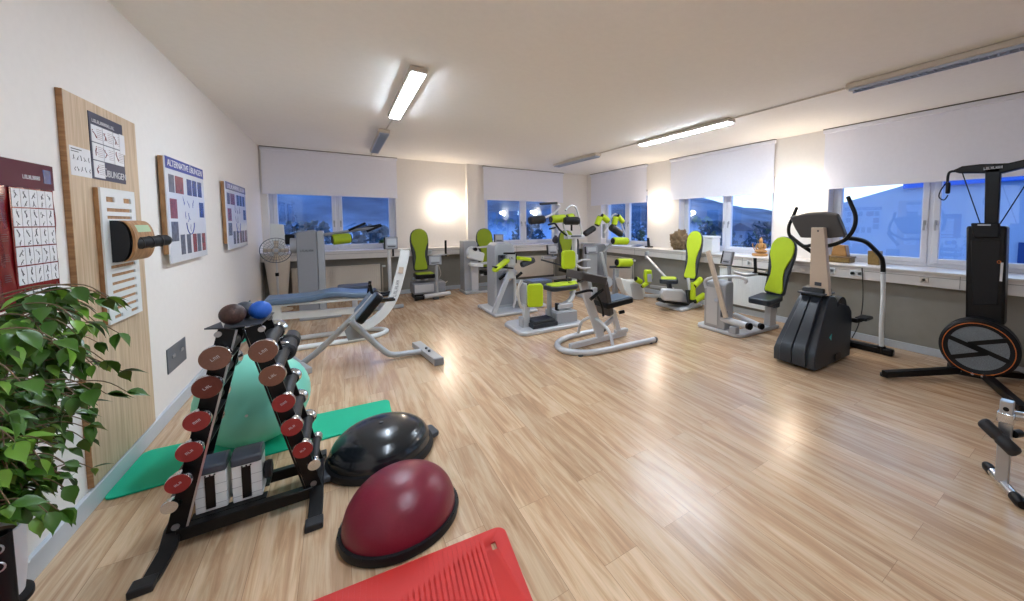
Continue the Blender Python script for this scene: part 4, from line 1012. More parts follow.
# ------------------------------------------------------------------ chair machine, lime back, facing us
t = thing('leg_extension', 'chair machine with tall lime backrest under the back wall lamp', 'training machine', (1.5, 8.5, 0), MG)
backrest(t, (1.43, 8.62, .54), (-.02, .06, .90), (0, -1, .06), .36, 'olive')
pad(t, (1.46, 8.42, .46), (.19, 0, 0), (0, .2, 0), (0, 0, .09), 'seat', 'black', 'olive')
B().box((1.22, 8.22, .10), (1.84, 8.70, .33)).build('machine_box', 'greymach', t, bevel=.02)
B().box((1.24, 8.215, .14), (1.60, 8.222, .30)).build('box_panel', 'silver', t, bevel=.002)
tubes(t, 'foot_roller', 'silver', ([(1.38, 8.05, .08), (1.90, 8.12, .09)], .045, 0))
tubes(t, 'foot_rail', 'black', ([(1.20, 8.06, .05), (1.38, 8.06, .06)], .04, 0))
B().box((1.56, 8.02, 0), (1.66, 8.5, .05)).build('base_rail', 'darkgrey', t, bevel=.006)
B().box((1.24, 8.25, 0), (1.82, 8.66, .10)).build('base_plate', 'shellside', t, bevel=.006)
tubes(t, 'display_post', 'silverd', ([(1.64, 8.12, .10), (1.64, 8.12, .70)], .028, 0))
display(t, (1.61, 8.08, .80), (-.15, -1, 0), .24, .19)
tubes(t, 'arm_frame', 'silverd', ([(1.36, 8.45, .40), (1.24, 8.4, .42)], .03, 0), ([(1.60, 8.55, .74), (1.62, 8.25, .88), (1.90, 8.25, .90)], .018, 3))
tubes(t, 'hand_grip', 'black', ([(1.86, 8.25, .86), (1.86, 8.25, 1.20)], .022, 0))
tubes(t, 'power_cable', 'cablew', ([(1.66, 8.2, .78), (1.76, 8.3, .5), (1.74, 8.5, .32), (1.86, 8.6, .22), (1.98, 8.7, .26), (1.84, 8.8, .12)], .007, 8))
for k in (0, 1): B().cyl((1.32+.14*k, 8.30, .38), (1.32+.14*k, 8.30, .42), .05, seg=18).build('adjuster', 'steel', t)

# ------------------------------------------------------------------ second machine: tower and lime back behind the grey one
t = thing('chest_press', 'grey tower machine with white levers, half hidden beside the back pillar', 'training machine', (2.6, 8.5, 0), MG)
B().outline((2.26, 8.35, 0), (1, 0, 0), (0, 0, 1), [(0, 0), (.30, 0), (.30, 1.12), (.24, 1.17), (0, 1.17)], (0, .34, 0)).build('tower', 'silverd', t, bevel=.01)
B().box((2.40, 8.30, .02), (2.56, 8.36, .72)).build('front_panel', 'silver', t, bevel=.008)
B().lathe((2.44, 8.33, .90), [(.13, -.03), (.15, -.02), (.15, .03), (.12, .045)], axis=(0, -1, 0), seg=28).build('cam_disc', 'silver', t)
B().obox((2.50, 8.27, .85), (.17, 0, -.06), (0, .05, 0), (.02, 0, .10)).build('lever_head', 'white', t, bevel=.03)
B().cyl((2.47, 8.27, .99), (2.47, 8.18, .99), .04, seg=16).build('lever_knob', 'black', t)
bars(t, 'lever', 'silver', ((2.30, 8.15, .66), (3.02, 8.25, .68), .06, .05), ((2.45, 8.2, 1.02), (3.02, 8.3, 1.05), .04, .04), ((2.60, 8.25, .40), (3.02, 8.3, .42), .04, .04))
B().obox((2.46, 8.12, .65), (.14, 0, -.02), (0, .05, 0), (0, 0, .035)).build('foot_plate', 'white', t, bevel=.01)
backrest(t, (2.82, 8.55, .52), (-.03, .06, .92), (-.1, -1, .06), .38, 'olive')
pad(t, (2.84, 8.38, .44), (.19, 0, 0), (0, .2, 0), (0, 0, .09), 'seat', 'black')
display(t, (2.98, 8.12, 1.22), (-.3, -1, 0), .19, .19)
tubes(t, 'display_post', 'silverd', ([(3.02, 8.18, 1.12), (3.02, 8.2, .05)], .024, 0))
B().box((2.24, 8.2, 0), (3.15, 8.72, .06)).build('base_plate', 'silverd', t, bevel=.012)
roller(t, (2.78, 8.22, .42), (2.95, 8.24, .42), .05, 'black')

# ------------------------------------------------------------------ abdominal machine: rounded grey tower, lime elbow pads
t = thing('arm_machine', 'machine with rounded grey tower and small lime elbow pads, open side to camera', 'training machine', (2.45, 6.2, 0), MG)
B().box((2.08, 5.90, 0), (2.86, 6.85, .055)).build('base_plate', 'silver', t, bevel=.02)
tw_ = [(-.19, 0), (.19, 0), (.19, 1.05), (.17, 1.12), (.12, 1.16), (-.12, 1.16), (-.17, 1.12), (-.19, 1.05)]
B().outline((2.430, 6.35, .05), (1, .0, 0), (0, 0, 1), tw_, (0, .42, 0)).build('tower', 'silverd', t, bevel=.03, seg=3)
B().outline((2.430, 6.342, .10), (1, .0, 0), (0, 0, 1), [(-.15, 0), (.15, 0), (.15, .62), (-.15, .62)], (0, .01, 0)).build('tower_panel', 'greymach', t, bevel=.004)
B().box((2.310, 6.335, .80), (2.510, 6.352, 1.0)).build('mechanism_recess', 'darkgrey', t)
B().lathe((2.430, 6.30, .62), [(.08, 0), (.10, .01), (.10, .05), (.06, .06)], axis=(0, -1, 0), seg=26).build('pulley', 'chrome', t)
tubes(t, 'linkage', 'black', ([(2.290, 6.26, .58), (2.410, 6.22, .66), (2.570, 6.22, .60), (2.690, 6.2, .68)], .026, 4))
B().obox((2.510, 6.24, .66), (.10, 0, .03), (0, .03, 0), (-.01, 0, .035)).build('linkage_plate', 'steel', t, bevel=.01)
B().cyl((2.350, 6.30, .97), (2.350, 6.26, .97), .03, seg=16).build('stop_knob', 'shellside', t)
bars(t, 'leaning_post', 'silver', ((2.080, 5.98, .06), (2.380, 6.0, .74), .07, .07, (0, 1, 0)))
bars(t, 'upright_post', 'silver', ((2.400, 6.0, .62), (2.370, 6.0, 1.02), .10, .07, (0, 1, 0)))
tubes(t, 'side_tube', 'silver', ([(2.400, 6.05, .90), (2.480, 6.05, .70), (2.500, 6.05, .30), (2.460, 6.05, .10)], .022, 4))
B().obox((2.400, 5.97, .95), (.075, 0, 0), (0, .012, 0), (0, 0, .11)).build('number_plate', 'silver', t, bevel=.006)
marks('lettering', (2.400, 5.957, .97), (1, 0, 0), (0, 0, 1), .08, .035, 'darkgrey', t, 3)
B().box((2.460, 5.96, .88), (2.500, 6.03, 1.04)).build('plate_edge', 'black', t, bevel=.006)
tubes(t, 'hand_grip', 'black', ([(2.260, 5.95, 1.06), (2.460, 5.95, 1.05)], .016, 0))
pad(t, (2.220, 5.98, .86), (.13, 0, .09), (0, .10, 0), V((-.4, 0, .9))*.05, 'elbow_pad', 'green', r=.05)
pad(t, (2.620, 5.98, .95), (.13, 0, -.02), (0, .10, 0), V((0, 0, 1))*.06, 'elbow_pad', 'green', r=.05)
roller(t, (2.580, 5.95, .85), (2.800, 5.95, .92), .055, 'darkgrey', name='arm_roller')
B().obox((2.260, 6.0, .82), (.16, 0, -.02), (0, .08, 0), (0, 0, .012)).build('pad_plate', 'black', t, bevel=.004)
B().box((2.62, 6.1, .06), (2.80, 6.5, .16)).build('weight_box', 'silverd', t, bevel=.01)
pad(t, (3.02, 6.25, .46), (.22, .04, 0), (-.03, .18, 0), (0, 0, .08), 'seat', 'padgrey', 'padblue')
bars(t, 'seat_post', 'silverd', ((3.0, 6.25, .03), (3.0, 6.25, .42), .06, .06, (0, 1, 0)))
bars(t, 'seat_rail', 'silver', ((2.86, 6.25, .035), (3.15, 6.25, .035), .2, .05))

# ------------------------------------------------------------------ abdominal trainer with square lime pad, tall mast and rollers
t = thing('abdominal_machine', 'tall mast machine with square lime chest pad and black footplate', 'training machine', (2.6, 5.0, 0), MG)
B().outline((0, 0, 0), (1, 0, 0), (0, 1, 0), [(2.02, 4.74), (2.10, 4.66), (2.95, 4.68), (3.05, 4.78), (3.05, 5.36), (2.98, 5.44), (2.10, 5.42), (2.02, 5.32)], (0, 0, .06)).build('base_plate', 'silver', t, bevel=.018)
B().outline((0, 0, .06), (1, 0, 0), (0, 1, 0), [(2.22, 4.74), (2.62, 4.74), (2.64, 5.10), (2.24, 5.10)], (0, 0, .06)).build('footplate', 'platform', t, bevel=.01)
B().obox((2.42, 4.90, .14), (.17, .0, 0), (0, .14, 0), (0, 0, .025)).build('foot_cushion', 'platform', t, bevel=.012)
bars(t, 'pad_post', 'silver', ((2.20, 4.96, .06), (2.22, 4.96, .50), .08, .09, (0, 1, 0)))
B().box((2.13, 4.92, .05), (2.26, 5.06, .2)).build('post_foot', 'silverd', t, bevel=.012)
B().obox((2.19, 4.98, .55), (.03, 0, 0), (0, .14, 0), (0, 0, .15)).build('pad_carrier', 'silverd', t, bevel=.014)
B().obox((2.19, 4.85, .54), (.012, .0, 0), (0, .02, 0), (0, 0, .17)).build('pad_shell', 'charcoal', t, bevel=.01)
pad(t, (2.28, 4.80, .535), V((.105, -.035, 0)), (0, 0, .165), V((-.3, -.9, 0))*.09, 'chest_pad', 'green', r=.04)
tubes(t, 'side_tube', 'cablew', ([(2.16, 4.98, .74), (2.10, 4.98, .6), (2.13, 4.98, .38), (2.22, 4.98, .3)], .02, 4))
B().box((2.62, 4.78, .06), (2.98, 5.16, .23)).build('weight_box', 'silverd', t, bevel=.012)
B().box((2.64, 4.80, .23), (2.90, 5.0, .245)).build('box_lid', 'silver', t, bevel=.004)
bars(t, 'seat_post', 'silverd', ((2.60, 4.98, .06), (2.60, 4.98, .56), .055, .055, (0, 1, 0)))
pad(t, (2.80, 4.98, .585), (.25, .02, 0), (-.01, .18, 0), (0, 0, .07), 'seat', 'charcoal', 'green', r=.10)
B().obox((2.80, 4.88, .31), (.13, 0, .0), (0, .06, 0), (0, 0, .035)).build('clamp_block', 'silver', t, bevel=.01)
B().box((2.66, 4.84, .25), (2.70, 4.92, .36)).build('clamp_lever', 'black', t, bevel=.006)
for k in (0, 1, 2): B().cyl((2.78+.07*k, 4.76, .03), (2.78+.07*k, 4.755, .03), .012, seg=10).build('floor_bolt', 'darkgrey', t)
# mast bending down to the base
tubes(t, 'mast', 'silver', ([(2.82, 4.95, .30), (2.96, 5.0, .33), (3.06, 5.05, .42), (3.10, 5.08, .58), (3.11, 5.08, .9), (3.11, 5.08, 1.32)], .042, 5))
B().cyl((3.11, 5.08, .96), (3.11, 5.08, 1.06), .058, seg=20).build('mast_collar', 'silver', t)
B().obox((3.11, 5.08, 1.345), (.17, .02, 0), (-.01, .05, 0), (0, 0, .03)).build('mast_head', 'silver', t, bevel=.008)
B().obox((3.11, 5.03, 1.36), (.10, .01, 0), (0, .02, 0), (0, 0, .012)).build('head_label', 'darkgrey', t, bevel=.003)
tubes(t, 'upper_frame', 'silver', ([(3.27, 5.1, 1.38), (3.24, 5.1, 1.52), (3.17, 5.1, 1.78), (3.10, 5.1, 1.84), (3.0, 5.05, 1.83), (2.9, 5.0, 1.76)], .016, 5),
      ([(2.97, 5.05, 1.37), (2.90, 5.05, 1.5), (2.86, 5.0, 1.62)], .016, 4), ([(2.50, 4.95, 1.64), (2.66, 4.98, 1.70), (2.80, 5.0, 1.82), (2.72, 5.0, 1.86)], .016, 4))
roller(t, (2.28, 4.95, 1.60), (2.50, 4.95, 1.62), .060, 'rubber')
roller(t, (2.84, 4.92, 1.60), (3.05, 4.86, 1.60), .062, 'rubber')
roller(t, (2.66, 5.02, 1.62), (2.90, 5.02, 1.64), .062, 'green')
roller(t, (3.0, 5.12, 1.65), (3.12, 5.14, 1.67), .055, 'green')
tubes(t, 'hand_grip', 'black', ([(2.42, 4.9, 1.84), (2.74, 4.98, 1.87)], .018, 0), ([(2.55, 4.9, 1.54), (2.66, 4.92, 1.56), (2.72, 4.95, 1.52), (2.80, 5.0, 1.46), (2.95, 5.05, 1.37)], .015, 4),
      ([(3.13, 5.2, 1.44), (3.13, 5.2, 1.6)], .016, 0), ([(3.12, 5.2, 1.60), (3.24, 5.2, 1.56)], .022, 0), ([(2.55, 4.86, 1.48), (2.66, 4.88, 1.50)], .013, 0))
B().obox((3.02, 5.0, .95), (.055, -.02, 0), (0, .02, 0), (0, 0, .15)).build('side_shell', 'silverd', t, bevel=.012)
pad(t, (2.92, 4.95, 1.0), (.095, -.02, 0), (0, 0, .145), (.012, -.07, 0), 'back_pad', 'green', r=.05)
roller(t, (2.94, 4.95, .585), (3.06, 4.97, .585), .075, 'green')

# ------------------------------------------------------------------ chair machine behind it, at the back wall
t = thing('chair_machine', 'chair machine with lime back against the back wall, right of the mast', 'training machine', (4.9, 8.3, 0), MG)
backrest(t, (4.93, 8.5, .42), (.04, .06, .96), (-.15, -1, .06), .42, 'olive')
pad(t, (4.92, 8.30, .36), (.22, 0, 0), (0, .2, 0), (0, 0, .10), 'seat', 'black', 'olive')
tubes(t, 'seat_leg', 'darkgrey', ([(4.78, 8.2, .05), (4.78, 8.2, .36)], .02, 0), ([(5.10, 8.2, .05), (5.10, 8.2, .36)], .02, 0))
display(t, (4.30, 8.05, .92), (-.1, -1, 0), .25, .24)
tubes(t, 'display_arm', 'silverd', ([(4.32, 8.1, .84), (4.34, 8.1, .74)], .025, 0))
bars(t, 'long_arm', 'darkgrey', ((4.02, 8.1, .68), (4.75, 8.2, .46), .05, .035))
B().obox((4.22, 8.08, .72), (.18, 0, -.01), (0, .05, 0), (0, 0, .03)).build('arm_box', 'silverd', t, bevel=.01)
B().box((4.68, 8.05, 0), (5.25, 8.7, .06)).build('base_plate', 'darkgrey', t, bevel=.01)
tubes(t, 'guard_tube', 'darkgrey', ([(5.14, 8.3, .5), (5.2, 8.3, 1.0), (5.18, 8.35, 1.25)], .025, 4))

# ------------------------------------------------------------------ preacher curl bench
t = thing('preacher_bench', 'silver U-based bench with black seat and dark brown arm pad', 'bench', (2.8, 3.9, 0))
lp = B(); lp.tube([(3.37, 3.50, .035), (3.0, 3.52, .035), (2.6, 3.54, .035), (2.36, 3.60, .035), (2.21, 3.76, .035), (2.18, 3.92, .035), (2.26, 4.10, .035), (2.45, 4.22, .035), (2.8, 4.27, .035), (3.10, 4.28, .035)], .036, 16, smooth=7)
lp.build('floor_loop', 'silver', t, ang=60)
for c_ in ((3.385, 3.50, .035), (3.115, 4.28, .035)): B().sph(c_, .040, seg=16, rings=10).build('end_cap', 'darkgrey', t)
for c_ in ((2.30, 3.62, .01), (3.30, 3.50, .01)): B().cyl(c_-V((0, 0, .01)) if False else V(c_)-V((0, 0, .01)), V(c_)+V((0, 0, .01)), .03, seg=14).build('foot_pad', 'darkgrey', t)
bars(t, 'floor_beam', 'silver', ((2.30, 3.86, .05), (3.22, 3.92, .05), .07, .06))
tubes(t, 'hoop', 'silver', ([(2.72, 3.545, .06), (2.72, 3.62, .22), (2.70, 3.80, .32), (2.68, 3.98, .33), (2.66, 4.16, .23), (2.66, 4.25, .06)], .020, 6))
bars(t, 'main_post', 'silver', ((2.78, 3.89, .08), (2.50, 3.90, .84), .11, .055, (0, 1, 0)))
bars(t, 'seat_post', 'silver', ((3.10, 3.90, .06), (2.98, 3.90, .40), .07, .05, (0, 1, 0)))
bars(t, 'brace', 'silver', ((2.80, 3.89, .20), (3.02, 3.90, .30), .06, .04, (0, 1, 0)))
B().obox((3.13, 3.9, .10), (.10, 0, 0), (0, .035, 0), (0, 0, .025)).build('post_shoe', 'silver', t, bevel=.006)
tubes(t, 'seat_tube', 'steel', ([(3.00, 3.90, .36), (2.96, 3.90, .50)], .022, 0))
B().cyl((3.08, 3.88, .36), (3.15, 3.86, .37), .024, seg=14).build('height_knob', 'black', t)
o_ = V((2.98, 3.88, .53))
pad(t, o_, (.22, 0, .02), (.0, .17, 0), (-.006, 0, .075), 'seat', 'black', 'padblue', r=.04)
# angled arm pad and hanging chest pad
pad(t, (2.57, 3.90, .885), (.20, 0, -.05), (0, .20, 0), V((.012, 0, .10)), 'arm_pad', 'brownpad', r=.05)
pad(t, (2.80, 3.88, .61), (.055, 0, -.24), (0, .15, 0), V((.07, 0, .015)), 'chest_pad', 'brownpad', r=.05)
tubes(t, 'hand_grip', 'black', ([(2.44, 3.62, .66), (2.62, 3.62, .76)], .022, 0), ([(2.26, 3.66, .74), (2.46, 3.66, .76), (2.54, 3.64, .70), (2.62, 3.64, .55), (2.66, 3.66, .42)], .016, 4))
B().obox((2.52, 3.66, .74), (.03, 0, 0), (0, .03, 0), (0, 0, .05)).build('clamp', 'silver', t, bevel=.008)

# ------------------------------------------------------------------ butterfly machine in the far corner
t = thing('butterfly_machine', 'machine with spread arms of lime and black rollers in the far corner', 'training machine', (4.7, 6.6, 0), MG)
def Q(px, py, Y=6.4): return PY(px, py, Y)
a = Q(592, 293, 6.55); b = Q(607, 245, 6.55)
B().outline((a.x, 6.5, 0), (1, 0, 0), (0, 0, 1), [(-.02, 0), (.36, 0), (.36, 1.05), (.30, 1.12), (.04, 1.12), (-.02, 1.06)], (0, .40, 0)).build('tower', 'greymach', t, bevel=.02)
B().box((a.x-.22, 6.42, 0), (a.x+.05, 6.55, .92)).build('front_column', 'silverd', t, bevel=.012)
display(t, (a.x-.10, 6.42, 1.0), (-.2, -1, 0), .26, .16)
tubes(t, 'ring_handle', 'silver', ([Q(590, 268), Q(582, 268), Q(577, 265), Q(577, 262), Q(583, 260), Q(590, 260)], .022, 5))
bars(t, 'slanted_lever', 'silver', (Q(601, 252, 6.3), Q(608, 282, 6.3), .06, .05, (0, 1, 0)))
bars(t, 'upper_lever', 'silverd', (Q(603, 252, 6.4), Q(615, 240, 6.4), .05, .04, (0, 1, 0)))
B().cyl(Q(607, 282, 6.2), Q(607, 282, 6.34), .12, seg=26).build('pivot_disc', 'silverd', t)
B().cyl(Q(604, 238, 6.6), Q(604, 224, 6.6), .035, seg=16).build('mast', 'silverd', t)
tubes(t, 'spread_arm', 'silver', ([Q(594, 226), Q(597, 218), Q(601, 215), Q(606, 217), Q(609, 226), Q(604, 233)], .016, 5), ([Q(609, 228), Q(611, 218), Q(615, 214), Q(619, 217), Q(622, 226), Q(625, 234)], .016, 5))
roller(t, Q(585, 234, 6.3), Q(594, 228, 6.3), .062, 'rubber')
roller(t, Q(611, 227, 6.1), Q(621, 234, 6.1), .075, 'rubber')
roller(t, Q(597, 225, 6.35), Q(600, 217, 6.35), .062, 'green'); roller(t, Q(602, 216, 6.35), Q(608, 221, 6.35), .062, 'green')
roller(t, Q(614, 225, 6.35), Q(616, 217, 6.35), .062, 'green'); roller(t, Q(618, 216, 6.35), Q(623, 222, 6.35), .055, 'green')
roller(t, Q(613, 241, 6.0), Q(627, 241, 6.0), .078, 'green')
B().box((4.15, 6.3, 0), (4.95, 7.0, .05)).build('base_plate', 'silverd', t, bevel=.012)

# ------------------------------------------------------------------ leg curl with lime roller and pale curved cover
t = thing('leg_curl', 'low machine with pale curved cover and lime roller on a post', 'training machine', (5.2, 5.9, 0), MG)
pb = PY(614, 292, 6.1); pt = PY(616, 268, 6.1)
bars(t, 'post', 'silverd', ((pb.x+.03, 6.1, .03), (pt.x, 6.1, .62), .10, .08, (0, 1, 0)))
roller(t, PY(617, 262.5, 6.0), PY(631, 262.5, 6.0), .085, 'green')
bars(t, 'roller_arm', 'darkgrey', (PY(610, 267, 6.1), PY(630, 267, 6.1), .05, .05))
pts = [PY(621, 278, 5.7), PY(630, 281, 5.7), PY(643, 281, 5.7), PY(645, 292, 5.7), PY(647, 302, 5.7), PY(630, 301, 5.7), PY(629, 297, 5.7), PY(624, 289, 5.7)]
for q in pts: q.z = max(q.z, .03)
B().prism(pts, (.06, .30, 0)).build('curved_cover', 'white', t, bevel=.02)
B().prism([PY(630, 284, 5.69), PY(641, 284, 5.69), PY(644, 300, 5.69), PY(633, 299, 5.69)], (0, -.006, 0)).build('cover_panel', 'silver', t, bevel=.002)
roller(t, PY(636, 279, 5.6), PY(641, 282, 5.6), .055, 'green')
tubes(t, 'leg_arm', 'black', ([PY(642, 287, 5.5), PY(646, 283, 5.5), PY(650, 281, 5.5)], .035, 3))
B().cyl(PY(643, 286, 5.45), PY(647, 283, 5.45), .045, seg=18).build('arm_sleeve', 'green', t)
B().prism([PY(646, 270, 5.4), PY(652, 270, 5.4), PY(653, 278, 5.4), PY(651, 283, 5.4), PY(647, 283, 5.4), PY(645, 277, 5.4)], (.02, .09, 0)).build('knee_pad', 'green', t, bevel=.02)
B().prism([PY(647, 274, 5.39), PY(651, 274, 5.39), PY(651.5, 282, 5.39), PY(647.5, 282, 5.39)], (0, -.02, 0)).build('pad_shell', 'silver', t, bevel=.008)
bars(t, 'base_rail', 'silver', ((5.05, 6.1, .03), (5.62, 5.55, .03), .12, .05), ((4.95, 6.1, .03), (5.45, 6.1, .03), .1, .05))

# ------------------------------------------------------------------ chair machine with lime legs pads, right wall
t = thing('adductor_machine', 'chair machine with tall lime backrest and lime leg pads beside the coral', 'training machine', (5.2, 4.75, 0), MG)
P4 = [PZ(655, 305), PZ(682, 312.5), PZ(706, 306), PZ(676, 300)]
P4[2].x = min(P4[2].x, 5.60); 
B().prism(P4, (0, 0, .055)).build('base_plate', 'silver', t, bevel=.02)
lo, hi = PX(690, 280, 5.22), PX(696.5, 231, 5.45)
backrest(t, lo, hi-lo, (-.93, -.36, .2), .30)
pad(t, (5.05, 4.88, .50), (.13, .13, 0), (.12, -.12, 0), (0, 0, .08), 'seat', 'charcoal', 'green', r=.06)
pts = [PY(663, 290, 4.55), PY(683, 291, 4.55), PY(688, 296, 4.55), PY(688, 304, 4.55), PY(664, 302, 4.55), PY(661, 296, 4.55)]
for q in pts: q.z += .02
B().prism(pts, (.04, .10, 0)).build('weight_box', 'silver', t, bevel=.03, seg=3)
B().prism([PY(664, 303, 4.6), PY(688, 306, 4.6), PY(690, 303.5, 4.6), PY(666, 300, 4.6)], (.05, .25, 0)).build('box_foot', 'black', t)
tubes(t, 'seat_tube', 'darkgrey', ([(5.05, 4.88, .46), (5.1, 4.85, .2)], .05, 0))
bars(t, 'support_lever', 'silver', (PX(646, 256, 5.40), PX(669, 281, 5.15), .05, .03))
bars(t, 'floor_rail', 'silver', (PX(651, 286, 5.45), PX(673, 289, 5.2), .06, .05))
B().cyl(PX(646, 252, 5.41), PX(646, 259, 5.41), .03, seg=14).build('lever_grip', 'silverd', t)
cP = PY(693, 291, 4.42)
B().cyl(cP-V((0, 0, .15)), cP+V((0, 0, .15)), .055, .045, 18).build('leg_pad_hub', 'green', t)
roller(t, PY(694, 286, 4.40), PY(701, 279, 4.40), .055, 'green')
roller(t, PY(695, 301, 4.38), PY(704, 295, 4.38), .055, 'green')
B().prism([PY(687, 290, 4.45), PY(692, 290, 4.45), PY(695, 302, 4.45), PY(689, 304, 4.45)], (0, .05, 0)).build('pad_bracket', 'charcoal', t, bevel=.01)
bars(t, 'pad_lever', 'silver', (PY(688, 278, 4.5), PY(690, 290, 4.45), .05, .04, (0, 1, 0)))

# ------------------------------------------------------------------ rowing chair, large lime back, right wall
t = thing('rowing_machine', 'chair machine with large lime backrest facing a grey display tower, under the figurine', 'training machine', (4.95, 3.3, 0), MG)
c_ = [PZ(699, 323), PZ(739, 336), PZ(776, 327), PZ(777, 317), PZ(740, 315)]
bp = [V((4.50, 3.72, 0)), V((4.42, 3.66, 0)), V((4.42, 3.02, 0)), V((4.50, 2.94, 0)), V((5.38, 2.92, 0)), V((5.40, 3.08, 0)), V((4.66, 3.14, 0)), V((4.64, 3.72, 0))]
B().prism(bp, (0, 0, .055)).build('base_plate', 'silver', t, bevel=.018)
tx0, tx1 = PX(707, 283, 4.50), PX(728, 283, 4.50)
B().prism([(4.44, tx0.y, .05), (4.44, tx0.y, .70), (4.50, tx0.y, .74), (4.62, tx0.y, .74), (4.64, tx0.y, .70), (4.64, tx0.y, .05)], (0, tx1.y-tx0.y, 0)).build('weight_tower', 'silverd', t, bevel=.02)
B().prism([(4.435, tx0.y-.05, .10), (4.435, tx0.y-.05, .64), (4.435, tx1.y+.12, .64), (4.435, tx1.y+.12, .10)], (-.006, 0, 0)).build('tower_panel', 'silver', t, bevel=.003)
tubes(t, 'ring_handle', 'silver', ([PX(706, 288, 4.44), PX(705, 282, 4.44), PX(709, 278.5, 4.44), PX(722, 277, 4.5), PX(738, 277, 4.6), PX(746, 280, 4.66), PX(745, 283, 4.66)], .022, 5))
display(t, PX(728, 258, 4.62), (-1, .25, 0), .19, .20, 'greymach')
tubes(t, 'display_post', 'silverd', ([PX(729, 266, 4.66), PX(730, 284, 4.66), PX(728, 300, 4.66)], .028, 0))
bars(t, 'lever', 'beige', (PX(708, 251, 4.44), PX(726, 318, 4.40), .07, .035, (1, 0, 0)))
B().obox(PX(724, 314, 4.42), (.02, 0, 0), (0, .05, 0), (0, 0, .05)).build('pivot_block', 'darkgrey', t, bevel=.01)
B().cyl(PX(716, 300, 4.425), PX(716, 300, 4.40), .03, seg=14).build('release_knob', 'steel', t)
tubes(t, 'long_arm', 'silver', ([PX(733, 272, 4.66), PX(745, 275, 4.85), PX(757, 274, 5.05)], .022, 3))
tubes(t, 'hand_grip', 'black', ([PX(755, 258, 5.0), PX(755.5, 273, 5.0)], .024, 0), ([PX(753, 273, 5.0), PX(768, 275, 5.2)], .022, 0))
tubes(t, 'foot_roller', 'silver', ([PX(716, 317, 4.50), PX(748, 326, 4.42)], .045, 0), ([PX(735, 315, 4.75), PX(760, 326, 4.58)], .04, 0))
for e0, e1, r_ in ((PX(748, 326, 4.42), PX(749, 326.3, 4.415), .047), (PX(760, 326, 4.58), PX(761, 326.3, 4.575), .042)): B().cyl(e0, e1+(e1-e0)*1.2, r_, seg=20).build('end_cap', 'black', t)
B().box((4.40, 3.0, .05), (4.50, 3.10, .15)).build('front_block', 'silverd', t, bevel=.012)
sb_ = PX(773, 298, 5.20); sb_.z = .47
pad(t, sb_+V((-.13, .04, 0)), (.20, 0, .02), (0, .17, 0), (0, 0, .08), 'seat', 'charcoal', r=.06)
B().prism([sb_+V((-.12, -.06, -.05)), sb_+V((.10, -.06, -.05)), sb_+V((.08, -.06, -.13)), sb_+V((-.04, -.06, -.13))], (0, .12, 0)).build('seat_bracket', 'darkgrey', t, bevel=.008)
bars(t, 'seat_post', 'silver', ((5.24, 3.0, .05), (5.27, 3.0, .40), .16, .10, (0, 1, 0)))
lo, hi = sb_+V((.06, .02, .05)), PX(786.5, 237, 5.42)
backrest(t, lo, hi-lo, (-.96, -.10, .2), .37)

# ------------------------------------------------------------------ elliptical trainer
t = thing('elliptical_trainer', 'elliptical cross trainer with charcoal wedge body and beige console mast', 'cross trainer', (4.45, 2.03, 0))
side = [(4.03, .03), (4.02, .16), (4.07, .25), (4.40, .70), (4.47, .76), (4.60, .74), (4.68, .66), (4.80, .62), (4.87, .55), (4.89, .44), (4.87, .03)]
def taper(mb):
    for v in mb.bm.verts:
        if v.co.x < 4.72: v.co.y = 2.03+(v.co.y-2.03)*(1-.30*max(0, v.co.z-.15)/.6)
    return mb
taper(B().prism([(x, 1.80, z) for x, z in side], (0, .45, 0))).build('body', 'charcoal', t, bevel=.010, seg=2)
sh_ = [(3.995, .05), (3.985, .20), (4.03, .28), (4.37, .735), (4.42, .76), (4.50, .72), (4.2, .30), (4.1, .05)]
for y0, y1 in ((1.885, 2.024), (2.034, 2.165)): taper(B().prism([(x, y0, z) for x, z in sh_], (0, y1-y0, 0))).build('front_shell', 'charcoal', t, bevel=.008, seg=2)
B().prism([(4.30, 1.792, .34), (4.36, 1.794, .37), (4.35, 1.792, .30)], (0, -.004, 0)).build('emblem', 'tealtext', t)
B().box((4.46, 1.786, .05), (4.60, 1.795, .13)).build('vent_recess', 'black', t, bevel=.004)
B().cyl((4.76, 1.86, .60), (4.76, 2.20, .60), .12, seg=28).build('crank_cover', 'shellside', t)
B().prism([(4.36, 1.90, .74), (4.62, 1.90, .72), (4.58, 1.90, .84), (4.40, 1.90, .84)], (0, .24, 0)).build('mast_socket', 'black', t, bevel=.012)
B().box((4.33, 1.88, .77), (4.62, 2.16, .79)).build('socket_collar', 'darkgrey', t, bevel=.006)
B().prism([PX(809, 296, 4.42), PX(829, 296, 4.42), PX(824, 227.5, 4.42), PX(811, 227.5, 4.42)], (.07, 0, 0)).build('console_mast', 'beige', t, bevel=.008)
B().cyl(PX(818, 231, 4.42), PX(818, 231, 4.41), .010, seg=10).build('mast_bolt', 'darkgrey', t)
B().obox(PX(818, 284, 4.415), (.004, 0, 0), (0, .035, 0), (0, 0, .02)).build('mast_label', 'darkgrey', t)
cp = [PX(789, 217, 4.52), PX(806, 213.5, 4.52), PX(824, 213, 4.52), PX(836, 215, 4.52), PX(841, 226, 4.52), PX(845, 237, 4.52), PX(830, 238.5, 4.52), PX(800, 238, 4.52), PX(794, 228, 4.52)]
B().prism(cp, (.09, 0, .02)).build('console', 'consoleg', t, bevel=.02, seg=3)
def xr(px, py, X): return PX(px, py, X)
